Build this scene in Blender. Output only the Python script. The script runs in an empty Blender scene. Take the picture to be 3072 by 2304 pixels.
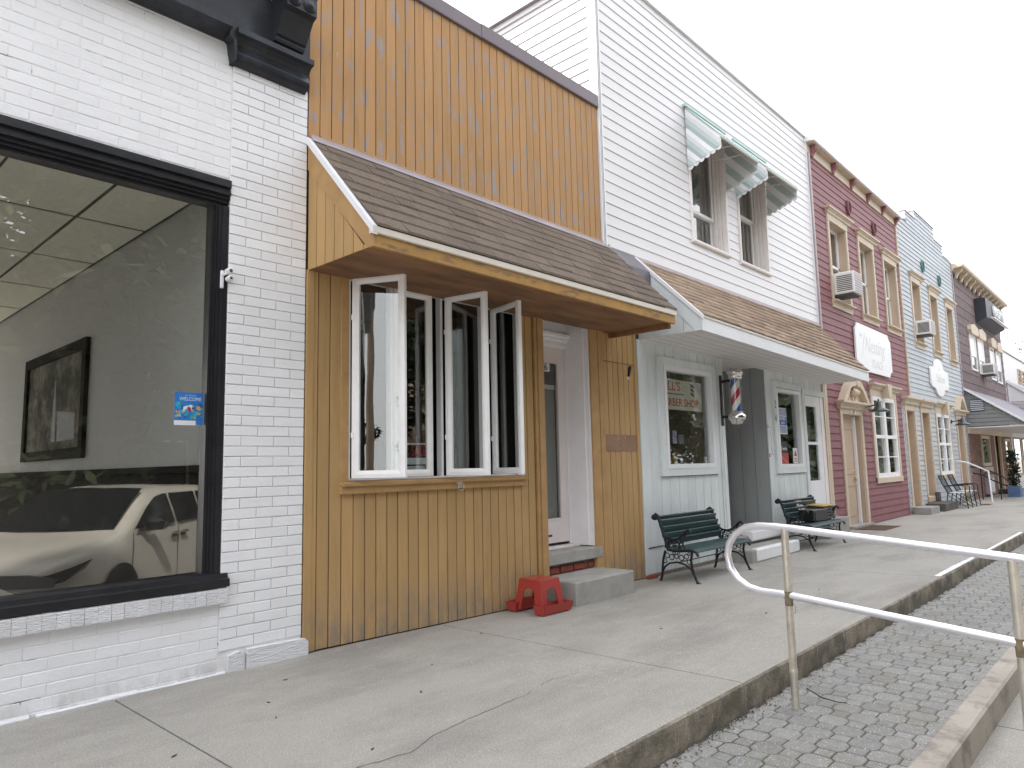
import bpy, math, random
from mathutils import Vector, Matrix
random.seed(7)
R = math.radians
scene = bpy.context.scene
col = scene.collection

# ------------------------------------------------------------------ camera
cam_d = bpy.data.cameras.new("camera"); cam = bpy.data.objects.new("camera", cam_d); col.objects.link(cam)
cam_d.sensor_width = 36.0; cam_d.lens = 24.914; cam_d.clip_start = .05; cam_d.clip_end = 1500
yaw, pit, rol = R(47.2676), R(6.692), R(-1.2597)
fw = Vector((math.sin(yaw)*math.cos(pit), math.cos(yaw)*math.cos(pit), math.sin(pit)))
rt = Vector((math.cos(yaw), -math.sin(yaw), 0)); up = rt.cross(fw)
r2 = math.cos(rol)*rt + math.sin(rol)*up; u2 = -math.sin(rol)*rt + math.cos(rol)*up
M = Matrix.Identity(4)
for i in range(3):
    M[i][0] = r2[i]; M[i][1] = u2[i]; M[i][2] = -fw[i]
M[0][3], M[1][3], M[2][3] = 0, -4.5178, 1.25
cam.matrix_world = M
scene.camera = cam

# ------------------------------------------------------------------ world: hazy bright sky
SUN_EL, SUN_AZ = R(46), R(-26)          # sun stands behind the row of shops (+Y side)
world = bpy.data.worlds.new("World"); scene.world = world; world.use_nodes = True
nt = world.node_tree; nt.nodes.clear()
out = nt.nodes.new('ShaderNodeOutputWorld'); bg = nt.nodes.new('ShaderNodeBackground')
sky = nt.nodes.new('ShaderNodeTexSky'); sky.sky_type = 'NISHITA'; sky.sun_disc = False
sky.sun_elevation = SUN_EL; sky.sun_rotation = SUN_AZ; sky.air_density = 1.6; sky.dust_density = 6.0; sky.ozone_density = 1.0
mx = nt.nodes.new('ShaderNodeMix'); mx.data_type = 'RGBA'; mx.inputs[0].default_value = .82
mx.inputs[7].default_value = (9.6, 9.75, 10.2, 1)    # overcast veil over the clear sky
nt.links.new(sky.outputs[0], mx.inputs[6]); nt.links.new(mx.outputs[2], bg.inputs[0])
bg.inputs[1].default_value = .15
nt.links.new(bg.outputs[0], out.inputs[0])
sd = bpy.data.lights.new("sun", 'SUN'); sd.energy = 4.6; sd.angle = R(2.0); sd.color = (1, .95, .87)
sun = bpy.data.objects.new("sun", sd); col.objects.link(sun)
dirv = Vector((math.sin(SUN_AZ)*math.cos(SUN_EL), math.cos(SUN_AZ)*math.cos(SUN_EL), math.sin(SUN_EL)))
sun.rotation_euler = dirv.to_track_quat('Z', 'Y').to_euler(); sun.location = (0, 20, 30)
scene.render.engine = 'CYCLES'
vs = scene.view_settings
vs.view_transform = 'Standard'; vs.look = 'None'; vs.gamma = 1; vs.exposure = 1.0; vs.use_curve_mapping = False
scene.cycles.max_bounces = 8; scene.cycles.transparent_max_bounces = 16
scene.render.resolution_x = 1024; scene.render.resolution_y = 768

# ------------------------------------------------------------------ materials
MATS = {}
def pm(name, c, rough=.7, var=.12, scale=4., st=(1, 1, 1), bump=.15, bs=60., bst=(1, 1, 1), stains=(), rnd=0., metal=0., spec=.4, bdist=.01, coat=0, low=None, spk=None):
    m = bpy.data.materials.new(name); m.use_nodes = True; t = m.node_tree; N = t.nodes; L = t.links
    b = N['Principled BSDF']; geo = N.new('ShaderNodeNewGeometry')
    def noise(s, stv, det=4, rg=.6):
        mp = N.new('ShaderNodeMapping'); mp.inputs['Scale'].default_value = stv
        L.new(geo.outputs['Position'], mp.inputs[0])
        n = N.new('ShaderNodeTexNoise'); n.inputs['Scale'].default_value = s; n.inputs['Detail'].default_value = det; n.inputs['Roughness'].default_value = rg
        L.new(mp.outputs[0], n.inputs[0]); return n.outputs[0]
    def mapr(s, a, b_, c_=0., d_=1.):
        n = N.new('ShaderNodeMapRange'); n.inputs[1].default_value = a; n.inputs[2].default_value = b_; n.inputs[3].default_value = c_; n.inputs[4].default_value = d_
        L.new(s, n.inputs[0]); return n.outputs[0]
    def mix(f, a, b_, mode='MIX'):
        n = N.new('ShaderNodeMix'); n.data_type = 'RGBA'; n.blend_type = mode
        for i, v in ((0, f), (6, a), (7, b_)):
            if hasattr(v, 'links') or hasattr(v, 'is_linked'): L.new(v, n.inputs[i])
            else: n.inputs[i].default_value = v if i == 0 else (*v[:3], 1)
        return n.outputs[2]
    c = tuple(c)
    cur = mix(mapr(noise(scale, st), .3, .7), tuple(x*(1-var) for x in c), tuple(min(1, x*(1+var)) for x in c))
    if rnd:
        oi = N.new('ShaderNodeObjectInfo'); f = mapr(oi.outputs['Random'], 0, 1, 1-rnd, 1+rnd)
        cb = N.new('ShaderNodeCombineColor')
        for i in range(3): L.new(f, cb.inputs[i])
        cur = mix(1., cur, cb.outputs[0], 'MULTIPLY')
    for (sc, ss, sst, lo, hi, amt) in stains:
        cur = mix(mapr(noise(ss, sst, 5, .65), lo, hi, 0, amt), cur, sc)
    if low:       # splash dirt close to the ground: (colour, height, amount)
        sc, h, amt = low
        sp = N.new('ShaderNodeSeparateXYZ'); L.new(geo.outputs['Position'], sp.inputs[0])
        mz = mapr(sp.outputs[2], h, 0, 0, 1); nn = mapr(noise(9, (1, 1, .35), 5, .7), .38, .62)
        mu = N.new('ShaderNodeMath'); mu.operation = 'MULTIPLY'; L.new(mz, mu.inputs[0]); L.new(nn, mu.inputs[1])
        m2 = N.new('ShaderNodeMath'); m2.operation = 'MULTIPLY'; L.new(mu.outputs[0], m2.inputs[0]); m2.inputs[1].default_value = amt
        cur = mix(m2.outputs[0], cur, sc)
    if spk:       # fine aggregate speckle: (colour, scale, threshold, amount)
        cur = mix(mapr(noise(spk[1], (1, 1, 1), 2, .5), spk[2], spk[2]+.05, 0, spk[3]), cur, spk[0])
    L.new(cur, b.inputs['Base Color'])
    b.inputs['Roughness'].default_value = rough; b.inputs['Metallic'].default_value = metal
    b.inputs['Specular IOR Level'].default_value = spec; b.inputs['Coat Weight'].default_value = coat
    if bump:
        bn = N.new('ShaderNodeBump'); bn.inputs['Strength'].default_value = bump; bn.inputs['Distance'].default_value = bdist
        L.new(noise(bs, bst, 5, .6), bn.inputs['Height']); L.new(bn.outputs[0], b.inputs['Normal'])
    m.diffuse_color = (*c, 1); MATS[name] = m; return m

def glass(name, k=.12, tint=(.93, .96, .95), boost=1.0):
    m = bpy.data.materials.new(name); m.use_nodes = True; t = m.node_tree; N = t.nodes; L = t.links; N.clear()
    o = N.new('ShaderNodeOutputMaterial'); ms = N.new('ShaderNodeMixShader'); tr = N.new('ShaderNodeBsdfTransparent'); gl = N.new('ShaderNodeBsdfGlossy')
    tr.inputs[0].default_value = (*tint, 1); gl.inputs['Roughness'].default_value = .008; gl.inputs[0].default_value = (.95, .95, .93, 1)
    fr = N.new('ShaderNodeFresnel'); gb_ = N.new('ShaderNodeNewGeometry'); io = N.new('ShaderNodeMapRange'); L.new(gb_.outputs['Backfacing'], io.inputs[0]); io.inputs[3].default_value = 1.5; io.inputs[4].default_value = 1/1.5; L.new(io.outputs[0], fr.inputs[0])   # same reflectance on both faces of the pane
    ma = N.new('ShaderNodeMath'); ma.operation = 'MULTIPLY_ADD'; ma.use_clamp = True
    L.new(fr.outputs[0], ma.inputs[0]); ma.inputs[1].default_value = boost; ma.inputs[2].default_value = k
    nz = N.new('ShaderNodeTexNoise'); nz.inputs['Scale'].default_value = 1.6; g = N.new('ShaderNodeNewGeometry'); L.new(g.outputs['Position'], nz.inputs[0])
    bu = N.new('ShaderNodeBump'); bu.inputs['Strength'].default_value = .02; bu.inputs['Distance'].default_value = .03; L.new(nz.outputs[0], bu.inputs['Height']); L.new(bu.outputs[0], gl.inputs['Normal'])
    L.new(ma.outputs[0], ms.inputs[0]); L.new(tr.outputs[0], ms.inputs[1]); L.new(gl.outputs[0], ms.inputs[2]); L.new(ms.outputs[0], o.inputs[0])
    MATS[name] = m; return m

GR = (.17, .16, .16)
brickw = pm('white_painted_brick', (.84, .84, .855), .55, .03, 3, bump=.35, bs=45, stains=[((.62, .61, .60), 7, (1, 1, 1), .62, .8, .5)], rnd=.02, low=((.45, .44, .42), .12, .8))
brickw2 = pm('white_painted_rough_brick', (.84, .84, .86), .6, .03, 3, bump=1, bs=22, bst=(1, 1, 6), bdist=.02, rnd=.03)
mortarw = pm('white_painted_mortar', (.80, .79, .80), .7, .05, 5, bump=.3, bs=80, stains=[((.14, .13, .12), 3.0, (1, 1, 2.), .60, .68, .9)])
blackp = pm('black_paint', (.013, .013, .016), .38, .3, 6, bump=.25, bs=25, spec=.5)
blackg = pm('black_cornice_paint', (.022, .025, .032), .42, .4, 3, bump=.2, bs=12, stains=[((.07, .085, .11), 2.4, (1, 1, 1), .5, .7, .5)])
WEAR = [((.36, .165, .06), 3, (2, 2, .3), .45, .7, .35), ((.33, .30, .30), 9, (1.6, 1.6, .38), .545, .605, .85), ((.30, .15, .06), 16, (1, 1, .12), .5, .75, .4), ((.62, .58, .55), 16, (1.6, 1.6, .3), .68, .73, .8)]
orangeu = pm('ochre_weathered_boards', (.475, .277, .122), .75, .14, 3, st=(2, 2, .3), bump=.5, bs=14, bst=(5, 5, .25), stains=WEAR, rnd=.07, bdist=.004)
orangel = pm('ochre_painted_boards', (.46, .29, .125), .7, .1, 3, st=(2, 2, .4), bump=.4, bs=14, bst=(5, 5, .25), stains=[((.25, .135, .055), 12, (1.5, 1.5, .12), .55, .75, .4)], rnd=.06, bdist=.004, low=((.22, .19, .16), .42, 1.0))
oranget = pm('ochre_painted_trim', (.43, .26, .11), .65, .12, 6, bump=.3, bs=14, bst=(1, 4, 4), stains=[((.25, .15, .08), 8, (1, 1, 1), .6, .75, .5)], bdist=.004)
fasciam = pm('ochre_mildewed_fascia', (.43, .245, .078), .7, .12, 5, bump=.3, bs=30, stains=[((.14, .11, .09), 9, (.6, 1, 2.2), .55, .66, .8)], bdist=.004)
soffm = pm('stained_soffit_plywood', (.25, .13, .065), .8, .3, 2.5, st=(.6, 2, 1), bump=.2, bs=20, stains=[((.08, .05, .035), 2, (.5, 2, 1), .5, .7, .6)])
groovem = pm('dark_groove', (.05, .028, .015), .9, .2, 10, bump=0)
groovew = pm('grey_groove', (.13, .14, .14), .9, .2, 10, bump=0)
capm = pm('brown_metal_coping', (.165, .13, .145), .45, .1, 2, bump=.05, bs=4)
flashm = pm('grey_flashing', (.36, .31, .33), .5, .12, 3, bump=.1, bs=10)
whitem = pm('white_metal_trim', (.80, .80, .82), .35, .04, 3, bump=.05, bs=10)
creamdrip = pm('cream_drip_edge', (.72, .66, .58), .4, .06, 3, bump=.05)
shing1 = pm('brown_grey_shingle', (.15, .115, .088), .95, .25, 60, bump=.8, bs=220, rnd=.16, stains=[((.09, .07, .06), 6, (1, 1, 1), .5, .7, .4)], bdist=.004, spk=((.3, .27, .23), 260, .62, .6))
shing2 = pm('tan_shingle', (.31, .225, .16), .95, .25, 60, bump=.8, bs=220, rnd=.2, stains=[((.16, .11, .075), 5, (1, 1, 1), .55, .7, .5)], bdist=.004)
sidew = pm('white_vinyl_siding', (.74, .725, .73), .4, .02, 2, bump=.25, bs=5, bst=(.4, 1, 3), bdist=.012, stains=[((.55, .5, .47), 10, (1, 1, 3), .74, .8, .5)])
sider = pm('dusty_red_siding', (.235, .096, .105), .6, .08, 2, bump=.15, bs=30, bst=(.3, 1, 3), rnd=.04, stains=[((.36, .16, .165), 3, (1, 1, 1), .5, .7, .3)])
sideg = pm('pale_grey_siding', (.46, .49, .52), .6, .06, 3, bump=.15, bs=30, bst=(.3, 1, 3), rnd=.05)
sideb = pm('brown_asphalt_siding', (.17, .128, .128), .85, .2, 4, bump=.3, bs=60, rnd=.1)
cream = pm('cream_trim', (.60, .50, .385), .6, .07, 3, bump=.1, bs=30)
creamp = pm('tan_panel', (.52, .40, .295), .65, .07, 2, bump=.1, bs=30)
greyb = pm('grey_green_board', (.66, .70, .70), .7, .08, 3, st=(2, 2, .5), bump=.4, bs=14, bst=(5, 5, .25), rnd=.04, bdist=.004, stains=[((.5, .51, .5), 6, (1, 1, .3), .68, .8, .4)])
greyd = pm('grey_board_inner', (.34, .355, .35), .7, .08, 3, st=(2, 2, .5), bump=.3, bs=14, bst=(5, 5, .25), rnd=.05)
seamw = pm('soffit_seam', (.45, .44, .43), .7, .05, 3, bump=0)
revm = pm('cream_window_reveal', (.84, .79, .76), .5, .05, 6, bump=.1)
soffw = pm('white_perforated_soffit', (.76, .74, .73), .6, .04, 2, bump=.1, bs=20)
conc = pm('sidewalk_concrete', (.365, .345, .31), .85, .08, 1.3, bump=.8, bs=150, bdist=.006, stains=[((.20, .188, .17), .8, (.6, 1.7, 1), .48, .66, .6), ((.25, .235, .21), 2.6, (1, 1, 1), .52, .68, .4), ((.24, .22, .195), 85, (1, 1, 1), .48, .60, .4), ((.45, .42, .37), 7, (1, 1, 1), .58, .75, .4)], spk=((.66, .64, .58), 150, .60, .6))
concb = pm('border_concrete', (.40, .36, .31), .88, .12, 3, bump=.8, bs=90, bdist=.006, stains=[((.16, .14, .12), 4, (1, 1, 1), .52, .68, .7), ((.20, .19, .12), 9, (1, 1, .5), .6, .7, .5)])
curbm = pm('stained_curb_face', (.34, .29, .23), .9, .2, 5, st=(1, 1, .4), bump=1, bs=60, bdist=.012, stains=[((.10, .09, .08), 3.5, (1, 1, 1.2), .42, .60, .8), ((.16, .155, .09), 10, (1, 1, .7), .5, .62, .6), ((.50, .46, .40), 16, (1.5, 1, .2), .62, .70, .6)])
concs = pm('step_concrete', (.34, .33, .305), .85, .15, 5, bump=.6, bs=120, bdist=.004, stains=[((.15, .13, .12), 4, (1, 1, .6), .58, .72, .5)])
paver = pm('exposed_aggregate_paver', (.235, .23, .215), .75, .15, 30, bump=.6, bs=150, bdist=.005, rnd=.12, spk=((.95, .96, 1.), 150, .65, .75), stains=[((.19, .175, .13), 2, (1, 1, 1), .5, .66, .5)])
sandm = pm('joint_sand', (.085, .078, .068), .95, .35, 30, bump=.5, bs=100, stains=[((.07, .10, .035), 5, (1, 1, 1), .56, .62, .8)])
asph = pm('asphalt', (.25, .24, .225), .9, .25, 20, bump=.5, bs=120)
steel = pm('galvanised_steel', (.66, .62, .54), .34, .12, 12, metal=.75, bump=.1, bs=60, stains=[((.42, .34, .24), 9, (1, 1, 1), .56, .72, .6)])
alum = pm('aluminium_rail', (.88, .87, .92), .32, .04, 10, metal=.7, bump=.05, bs=60)
frw = pm('white_window_frame', (.88, .87, .87), .45, .04, 6, bump=.12, bs=40, stains=[((.55, .5, .47), 14, (1, 1, .5), .66, .78, .5)])
doorw = pm('white_painted_door', (.84, .78, .765), .5, .05, 4, bump=.15, bs=30, stains=[((.4, .35, .32), 9, (1, 1, .4), .68, .78, .5)])
jambw = pm('white_chipped_jamb', (.84, .83, .85), .55, .04, 4, bump=.2, bs=30, stains=[((.3, .27, .25), 12, (2, 2, .3), .72, .78, .7)])
dark = pm('dark_interior', (.02, .019, .018), .9, .3, 3, bump=0)
intwall = pm('interior_grey_wall', (.44, .44, .435), .8, .03, 1, bump=0)
inceil = pm('ceiling_tile', (.86, .84, .74), .9, .06, 40, bump=.3, bs=60)
infloor = pm('interior_floor', (.40, .385, .36), .6, .2, 3, bump=0)
darkwd = pm('dark_matt_wood', (.022, .018, .016), .9, .2, 6, bump=0, spec=.1)
wains = pm('grey_brown_wainscot', (.10, .085, .075), .6, .2, 6, st=(2, 2, .2), bump=.1)
redp = pm('red_plastic', (.36, .045, .035), .35, .06, 5, bump=.06, bs=90, coat=.1)
ironm = pm('black_cast_iron', (.02, .019, .022), .45, .4, 20, bump=.3, bs=80, metal=.2)
greenw = pm('dark_green_painted_slat', (.028, .062, .066), .45, .3, 6, st=(.3, 2, 2), bump=.3, bs=40, bst=(.2, 3, 3), rnd=.15, stains=[((.10, .16, .16), 9, (.3, 2, 2), .58, .72, .5)])
redbrick = pm('old_red_brick', (.24, .06, .04), .9, .3, 12, bump=.6, bs=60, rnd=.2)
mortarg = pm('grey_mortar', (.20, .17, .14), .95, .3, 20, bump=.5, bs=60)
chrome = pm('chrome', (.68, .65, .62), .22, .08, 8, metal=1., bump=.05)
brass = pm('brass', (.75, .5, .16), .25, .1, 8, metal=1., bump=0)
stainw = pm('white_sign_board', (.84, .84, .84), .35, .02, 2, bump=0)
signgrey = pm('faint_grey_lettering', (.70, .70, .70), .5, .05, 2, bump=0)
blackt = pm('black_lettering', (.01, .01, .01), .5, .1, 2, bump=0)
redt = pm('red_lettering', (.38, .03, .035), .5, .1, 2, bump=0)
bluet = pm('blue_print', (.02, .10, .34), .5, .2, 8, bump=0)
lblue = pm('light_blue_print', (.04, .35, .55), .5, .3, 30, bump=0)
tealp = pm('teal_print', (.05, .35, .32), .5, .3, 20, bump=0)
yelp = pm('yellow_print', (.50, .35, .10), .5, .3, 20, bump=0)
peach = pm('peach_print', (.60, .30, .16), .5, .3, 20, bump=0)
whitet = pm('white_print', (.72, .73, .74), .5, .05, 3, bump=0)
redglass = pm('barber_red', (.42, .03, .06), .2, .1, 4, bump=0, coat=.5)
blueglass = pm('barber_blue', (.03, .09, .32), .2, .1, 4, bump=0, coat=.5)
whiteglass = pm('barber_white', (.72, .70, .66), .2, .04, 4, bump=0, coat=.5)
awnm = pm('white_green_awning_metal', (.80, .82, .83), .4, .05, 3, bump=.05)
awnd = pm('aqua_awning_edge', (.42, .57, .53), .4, .1, 3, bump=.05)
awnu = pm('awning_underside', (.74, .69, .63), .6, .1, 5, bump=.05)
curt = pm('pale_curtain', (.50, .46, .43), .9, .15, 14, st=(1, 1, .05), bump=.3, bs=16, bst=(1, 1, .02))
acm = pm('beige_air_conditioner', (.80, .79, .76), .45, .05, 5, bump=.05)
gridm = pm('dark_grille', (.08, .08, .08), .6, .2, 5, bump=0)
vanp = pm('pearl_white_car_paint', (.62, .585, .52), .25, .02, 2, bump=0, coat=.6, spec=.5)
carblk = pm('black_car_paint', (.015, .016, .02), .2, .1, 2, bump=0, coat=.8)
carglass = pm('dark_car_glass', (.012, .014, .016), .06, .1, 2, bump=0, spec=.7)
rubber = pm('tyre_rubber', (.02, .02, .02), .8, .2, 20, bump=.2)
bark = pm('bark', (.10, .08, .06), .95, .3, 8, st=(3, 3, .4), bump=1, bs=20, bst=(2, 2, .3), bdist=.03)
leafm = pm('leaf_green', (.035, .048, .020), .6, .35, 2.2, bump=0, rnd=.1, spec=.3)
leafd = pm('leaf_dark_green', (.022, .031, .015), .6, .35, 2.5, bump=0, rnd=.1, spec=.3)
brickfar = pm('far_brick', (.13, .085, .065), .9, .2, 2, bump=.3, bs=20)
polem = pm('weathered_pole_wood', (.30, .23, .17), .9, .25, 5, st=(3, 3, .2), bump=.4, bs=20)
brownmat = pm('brown_doormat', (.10, .055, .035), .95, .3, 30, bump=.6, bs=100)
picm = pm('dim_photo_print', (.20, .19, .16), .9, .5, 5, bump=0, spec=.1, stains=[((.06, .06, .055), 3, (1, 1, 1), .45, .6, .8)])
bluep = pm('blue_planter', (.10, .17, .32), .5, .1, 5, bump=.1)
nosem = pm('white_painted_nosing', (.78, .78, .78), .6, .05, 5, bump=.3, bs=40, stains=[((.42, .40, .37), 7, (1, 1, 1), .62, .75, .6)])
wpaint = pm('white_curb_paint', (.80, .80, .79), .6, .08, 6, bump=.4, bs=60, stains=[((.40, .37, .33), 14, (1, 1, 1), .54, .62, .9)])
parch = pm('worn_stain_patch', (.29, .175, .11), .8, .15, 8, bump=.1, stains=[((.60, .55, .50), 30, (2, 1, .7), .62, .68, .8)])
drybrown = pm('dead_leaf', (.10, .065, .04), .9, .3, 30, bump=0)
crackm = pm('crack_shadow_grit', (.10, .085, .075), .95, .3, 30, bump=0)
gshop = glass('shop_window_glass', .06, (.95, .955, .94), 1.0)
gcase = glass('casement_glass', .05, (.93, .95, .94), 1.1)
gwin = glass('window_glass', .03, (.90, .93, .92), 1.1)
gup = glass('upper_window_glass', .10, (.75, .78, .78), 1.2)
glamp = glass('clear_case_glass', .02, (.97, .97, .97), .8)

# ------------------------------------------------------------------ mesh helpers
class MB:
    def __init__(s): s.v = []; s.f = []; s.s = []; s.m = []; s.mi = 0
    def add(s, vs_, fs, smooth=False):
        o = len(s.v); s.v += [tuple(p) for p in vs_]
        for f in fs: s.f.append(tuple(i+o for i in f)); s.s.append(smooth); s.m.append(s.mi)
        return s
    def box(s, x0, x1, y0, y1, z0, z1, M=None):
        vs_ = [(x, y, z) for x in (x0, x1) for y in (y0, y1) for z in (z0, z1)]
        if M is not None: vs_ = [M @ Vector(p) for p in vs_]
        return s.add(vs_, [(0, 1, 3, 2), (4, 6, 7, 5), (0, 4, 5, 1), (2, 3, 7, 6), (0, 2, 6, 4), (1, 5, 7, 3)])
    def cbox(s, x0, x1, y0, y1, z0, z1, c=.006, M=None):
        xs, ys, zs = (x0, x1), (y0, y1), (z0, z1); vs_ = []; idx = {}
        for i in (0, 1):
            for j in (0, 1):
                for k in (0, 1):
                    sx, sy, sz = (1, -1)[i]*c, (1, -1)[j]*c, (1, -1)[k]*c
                    for a, p in enumerate(((xs[i], ys[j]+sy, zs[k]+sz), (xs[i]+sx, ys[j], zs[k]+sz), (xs[i]+sx, ys[j]+sy, zs[k]))):
                        idx[(i, j, k, a)] = len(vs_); vs_.append(p)
        if M is not None: vs_ = [M @ Vector(p) for p in vs_]
        F = []
        for i in (0, 1):
            q = [idx[(i, 0, 0, 0)], idx[(i, 1, 0, 0)], idx[(i, 1, 1, 0)], idx[(i, 0, 1, 0)]]; F.append(q[::-1] if i == 0 else q)
            q = [idx[(0, i, 0, 1)], idx[(0, i, 1, 1)], idx[(1, i, 1, 1)], idx[(1, i, 0, 1)]]; F.append(q[::-1] if i == 0 else q)
            q = [idx[(0, 0, i, 2)], idx[(1, 0, i, 2)], idx[(1, 1, i, 2)], idx[(0, 1, i, 2)]]; F.append(q[::-1] if i == 0 else q)
        for i in (0, 1):
            for j in (0, 1):
                F.append([idx[(i, j, 0, 0)], idx[(i, j, 0, 1)], idx[(i, j, 1, 1)], idx[(i, j, 1, 0)]])
                F.append([idx[(i, 0, j, 0)], idx[(i, 0, j, 2)], idx[(i, 1, j, 2)], idx[(i, 1, j, 0)]])
                F.append([idx[(0, i, j, 1)], idx[(0, i, j, 2)], idx[(1, i, j, 2)], idx[(1, i, j, 1)]])
        for i in (0, 1):
            for j in (0, 1):
                for k in (0, 1): F.append([idx[(i, j, k, a)] for a in range(3)])
        return s.add(vs_, F)
    def prism(s, pts, a, b, ax='x', M=None):
        """pts: 2-D outline; ax x: (y,z) swept a..b in x; y: (x,z); z: (x,y)"""
        n = len(pts); mk = {'x': lambda p, t: (t, p[0], p[1]), 'y': lambda p, t: (p[0], t, p[1]), 'z': lambda p, t: (p[0], p[1], t)}[ax]
        vs_ = [mk(p, a) for p in pts]+[mk(p, b) for p in pts]
        if M is not None: vs_ = [M @ Vector(p) for p in vs_]
        F = [tuple(range(n))[::-1], tuple(range(n, 2*n))]+[(i, (i+1) % n, n+(i+1) % n, n+i) for i in range(n)]
        return s.add(vs_, F)
    def tube(s, P, r, n=8, closed=False, smooth=True):
        P = [Vector(p) for p in P]; m = len(P); rs = r if isinstance(r, (list, tuple)) else [r]*m; rings = []; ref = None
        for i in range(m):
            if closed: t = P[(i+1) % m]-P[i-1]
            else: t = P[min(i+1, m-1)]-P[max(i-1, 0)]
            t.normalize()
            if ref is None: ref = Vector((0, 0, 1)) if abs(t.z) < .9 else Vector((1, 0, 0))
            a = (ref-t*ref.dot(t)).normalized(); b = t.cross(a); ref = a
            rings.append([P[i]+(a*math.cos(q)+b*math.sin(q))*rs[i] for q in [2*math.pi*k/n for k in range(n)]])
        F = []; mm = m if closed else m-1
        for i in range(mm):
            j = (i+1) % m
            for k in range(n): F.append((i*n+k, i*n+(k+1) % n, j*n+(k+1) % n, j*n+k))
        s.add([p for rr in rings for p in rr], F, smooth)
        if not closed: s.add(rings[0], [tuple(range(n))[::-1]]); s.add(rings[-1], [tuple(range(n))])
        return s
    def lathe(s, prof, c, n=20, axis='z', smooth=True):
        mk = {'z': lambda r, h, a: (c[0]+r*math.cos(a), c[1]+r*math.sin(a), c[2]+h), 'y': lambda r, h, a: (c[0]+r*math.cos(a), c[1]+h, c[2]+r*math.sin(a)), 'x': lambda r, h, a: (c[0]+h, c[1]+r*math.cos(a), c[2]+r*math.sin(a))}[axis]
        vs_ = [mk(r, h, 2*math.pi*k/n) for r, h in prof for k in range(n)]
        F = [(i*n+k, i*n+(k+1) % n, (i+1)*n+(k+1) % n, (i+1)*n+k) for i in range(len(prof)-1) for k in range(n)]
        s.add(vs_, F, smooth)
        for q, rev in ((0, True), (len(prof)-1, False)):
            if prof[q][0] > 1e-4: s.add([mk(prof[q][0], prof[q][1], 2*math.pi*k/n) for k in range(n)], [tuple(range(n))[::-1] if rev else tuple(range(n))])
        return s
    def mesh(s, name, mats):
        me = bpy.data.meshes.new(name); me.from_pydata(s.v, [], s.f)
        me.polygons.foreach_set('use_smooth', s.s)
        if not isinstance(mats, (list, tuple)): mats = [mats]
        for m in mats: me.materials.append(m)
        if len(mats) > 1: me.polygons.foreach_set('material_index', s.m)
        me.update(); return me
    def build(s, name, mats, parent=None, **k): return link(name, s.mesh(name, mats), parent, **k)

def link(name, me, parent=None, label=None, cat=None, group=None, kind=None, loc=None, rot=None, scale=None):
    o = bpy.data.objects.new(name, me); col.objects.link(o)
    if parent is not None: o.parent = parent
    if loc is not None: o.location = loc
    if rot is not None: o.rotation_euler = rot
    if scale is not None: o.scale = scale
    return tag(o, label, cat, group, kind)
def tag(o, label=None, cat=None, group=None, kind=None):
    if label: o['label'] = label
    if cat: o['category'] = cat
    if group: o['group'] = group
    if kind: o['kind'] = kind
    return o
def thing(name, label, cat, group=None, loc=(0, 0, 0), rz=0):
    o = bpy.data.objects.new(name, None); col.objects.link(o); o.location = loc; o.rotation_euler = (0, 0, rz); o.empty_display_size = .2
    return tag(o, label, cat, group)
def kids(o): return [c for c in bpy.data.objects if c.parent == o]
def copy_tree(o, parent=None):
    c = o.copy(); col.objects.link(c); c.parent = parent
    for k in kids(o): copy_tree(k, c)
    return c
def B(name, mats, parent, *a, c=0, **k):
    mb = MB(); (mb.cbox(*a, c=c) if c else mb.box(*a)); return mb.build(name, mats, parent, **k)
def text(name, s, size, mat_, parent, loc, rz=0, rx=math.pi/2, ext=.001, shear=0, align='CENTER', sx=1, sy=1, kind=None, label=None):
    cu = bpy.data.curves.new(name, 'FONT'); cu.body = s; cu.size = size; cu.extrude = ext; cu.shear = shear; cu.align_x = align; cu.align_y = 'CENTER'
    cu.resolution_u = 3
    t = bpy.data.objects.new('tmp', cu); col.objects.link(t)
    dg = bpy.context.evaluated_depsgraph_get(); me = bpy.data.meshes.new_from_object(t.evaluated_get(dg))
    bpy.data.objects.remove(t); me.materials.clear(); me.materials.append(mat_)
    o = link(name, me, parent, loc=loc, rot=(rx, 0, rz), scale=(sx, sy, 1)); return tag(o, label, kind=kind)

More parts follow.
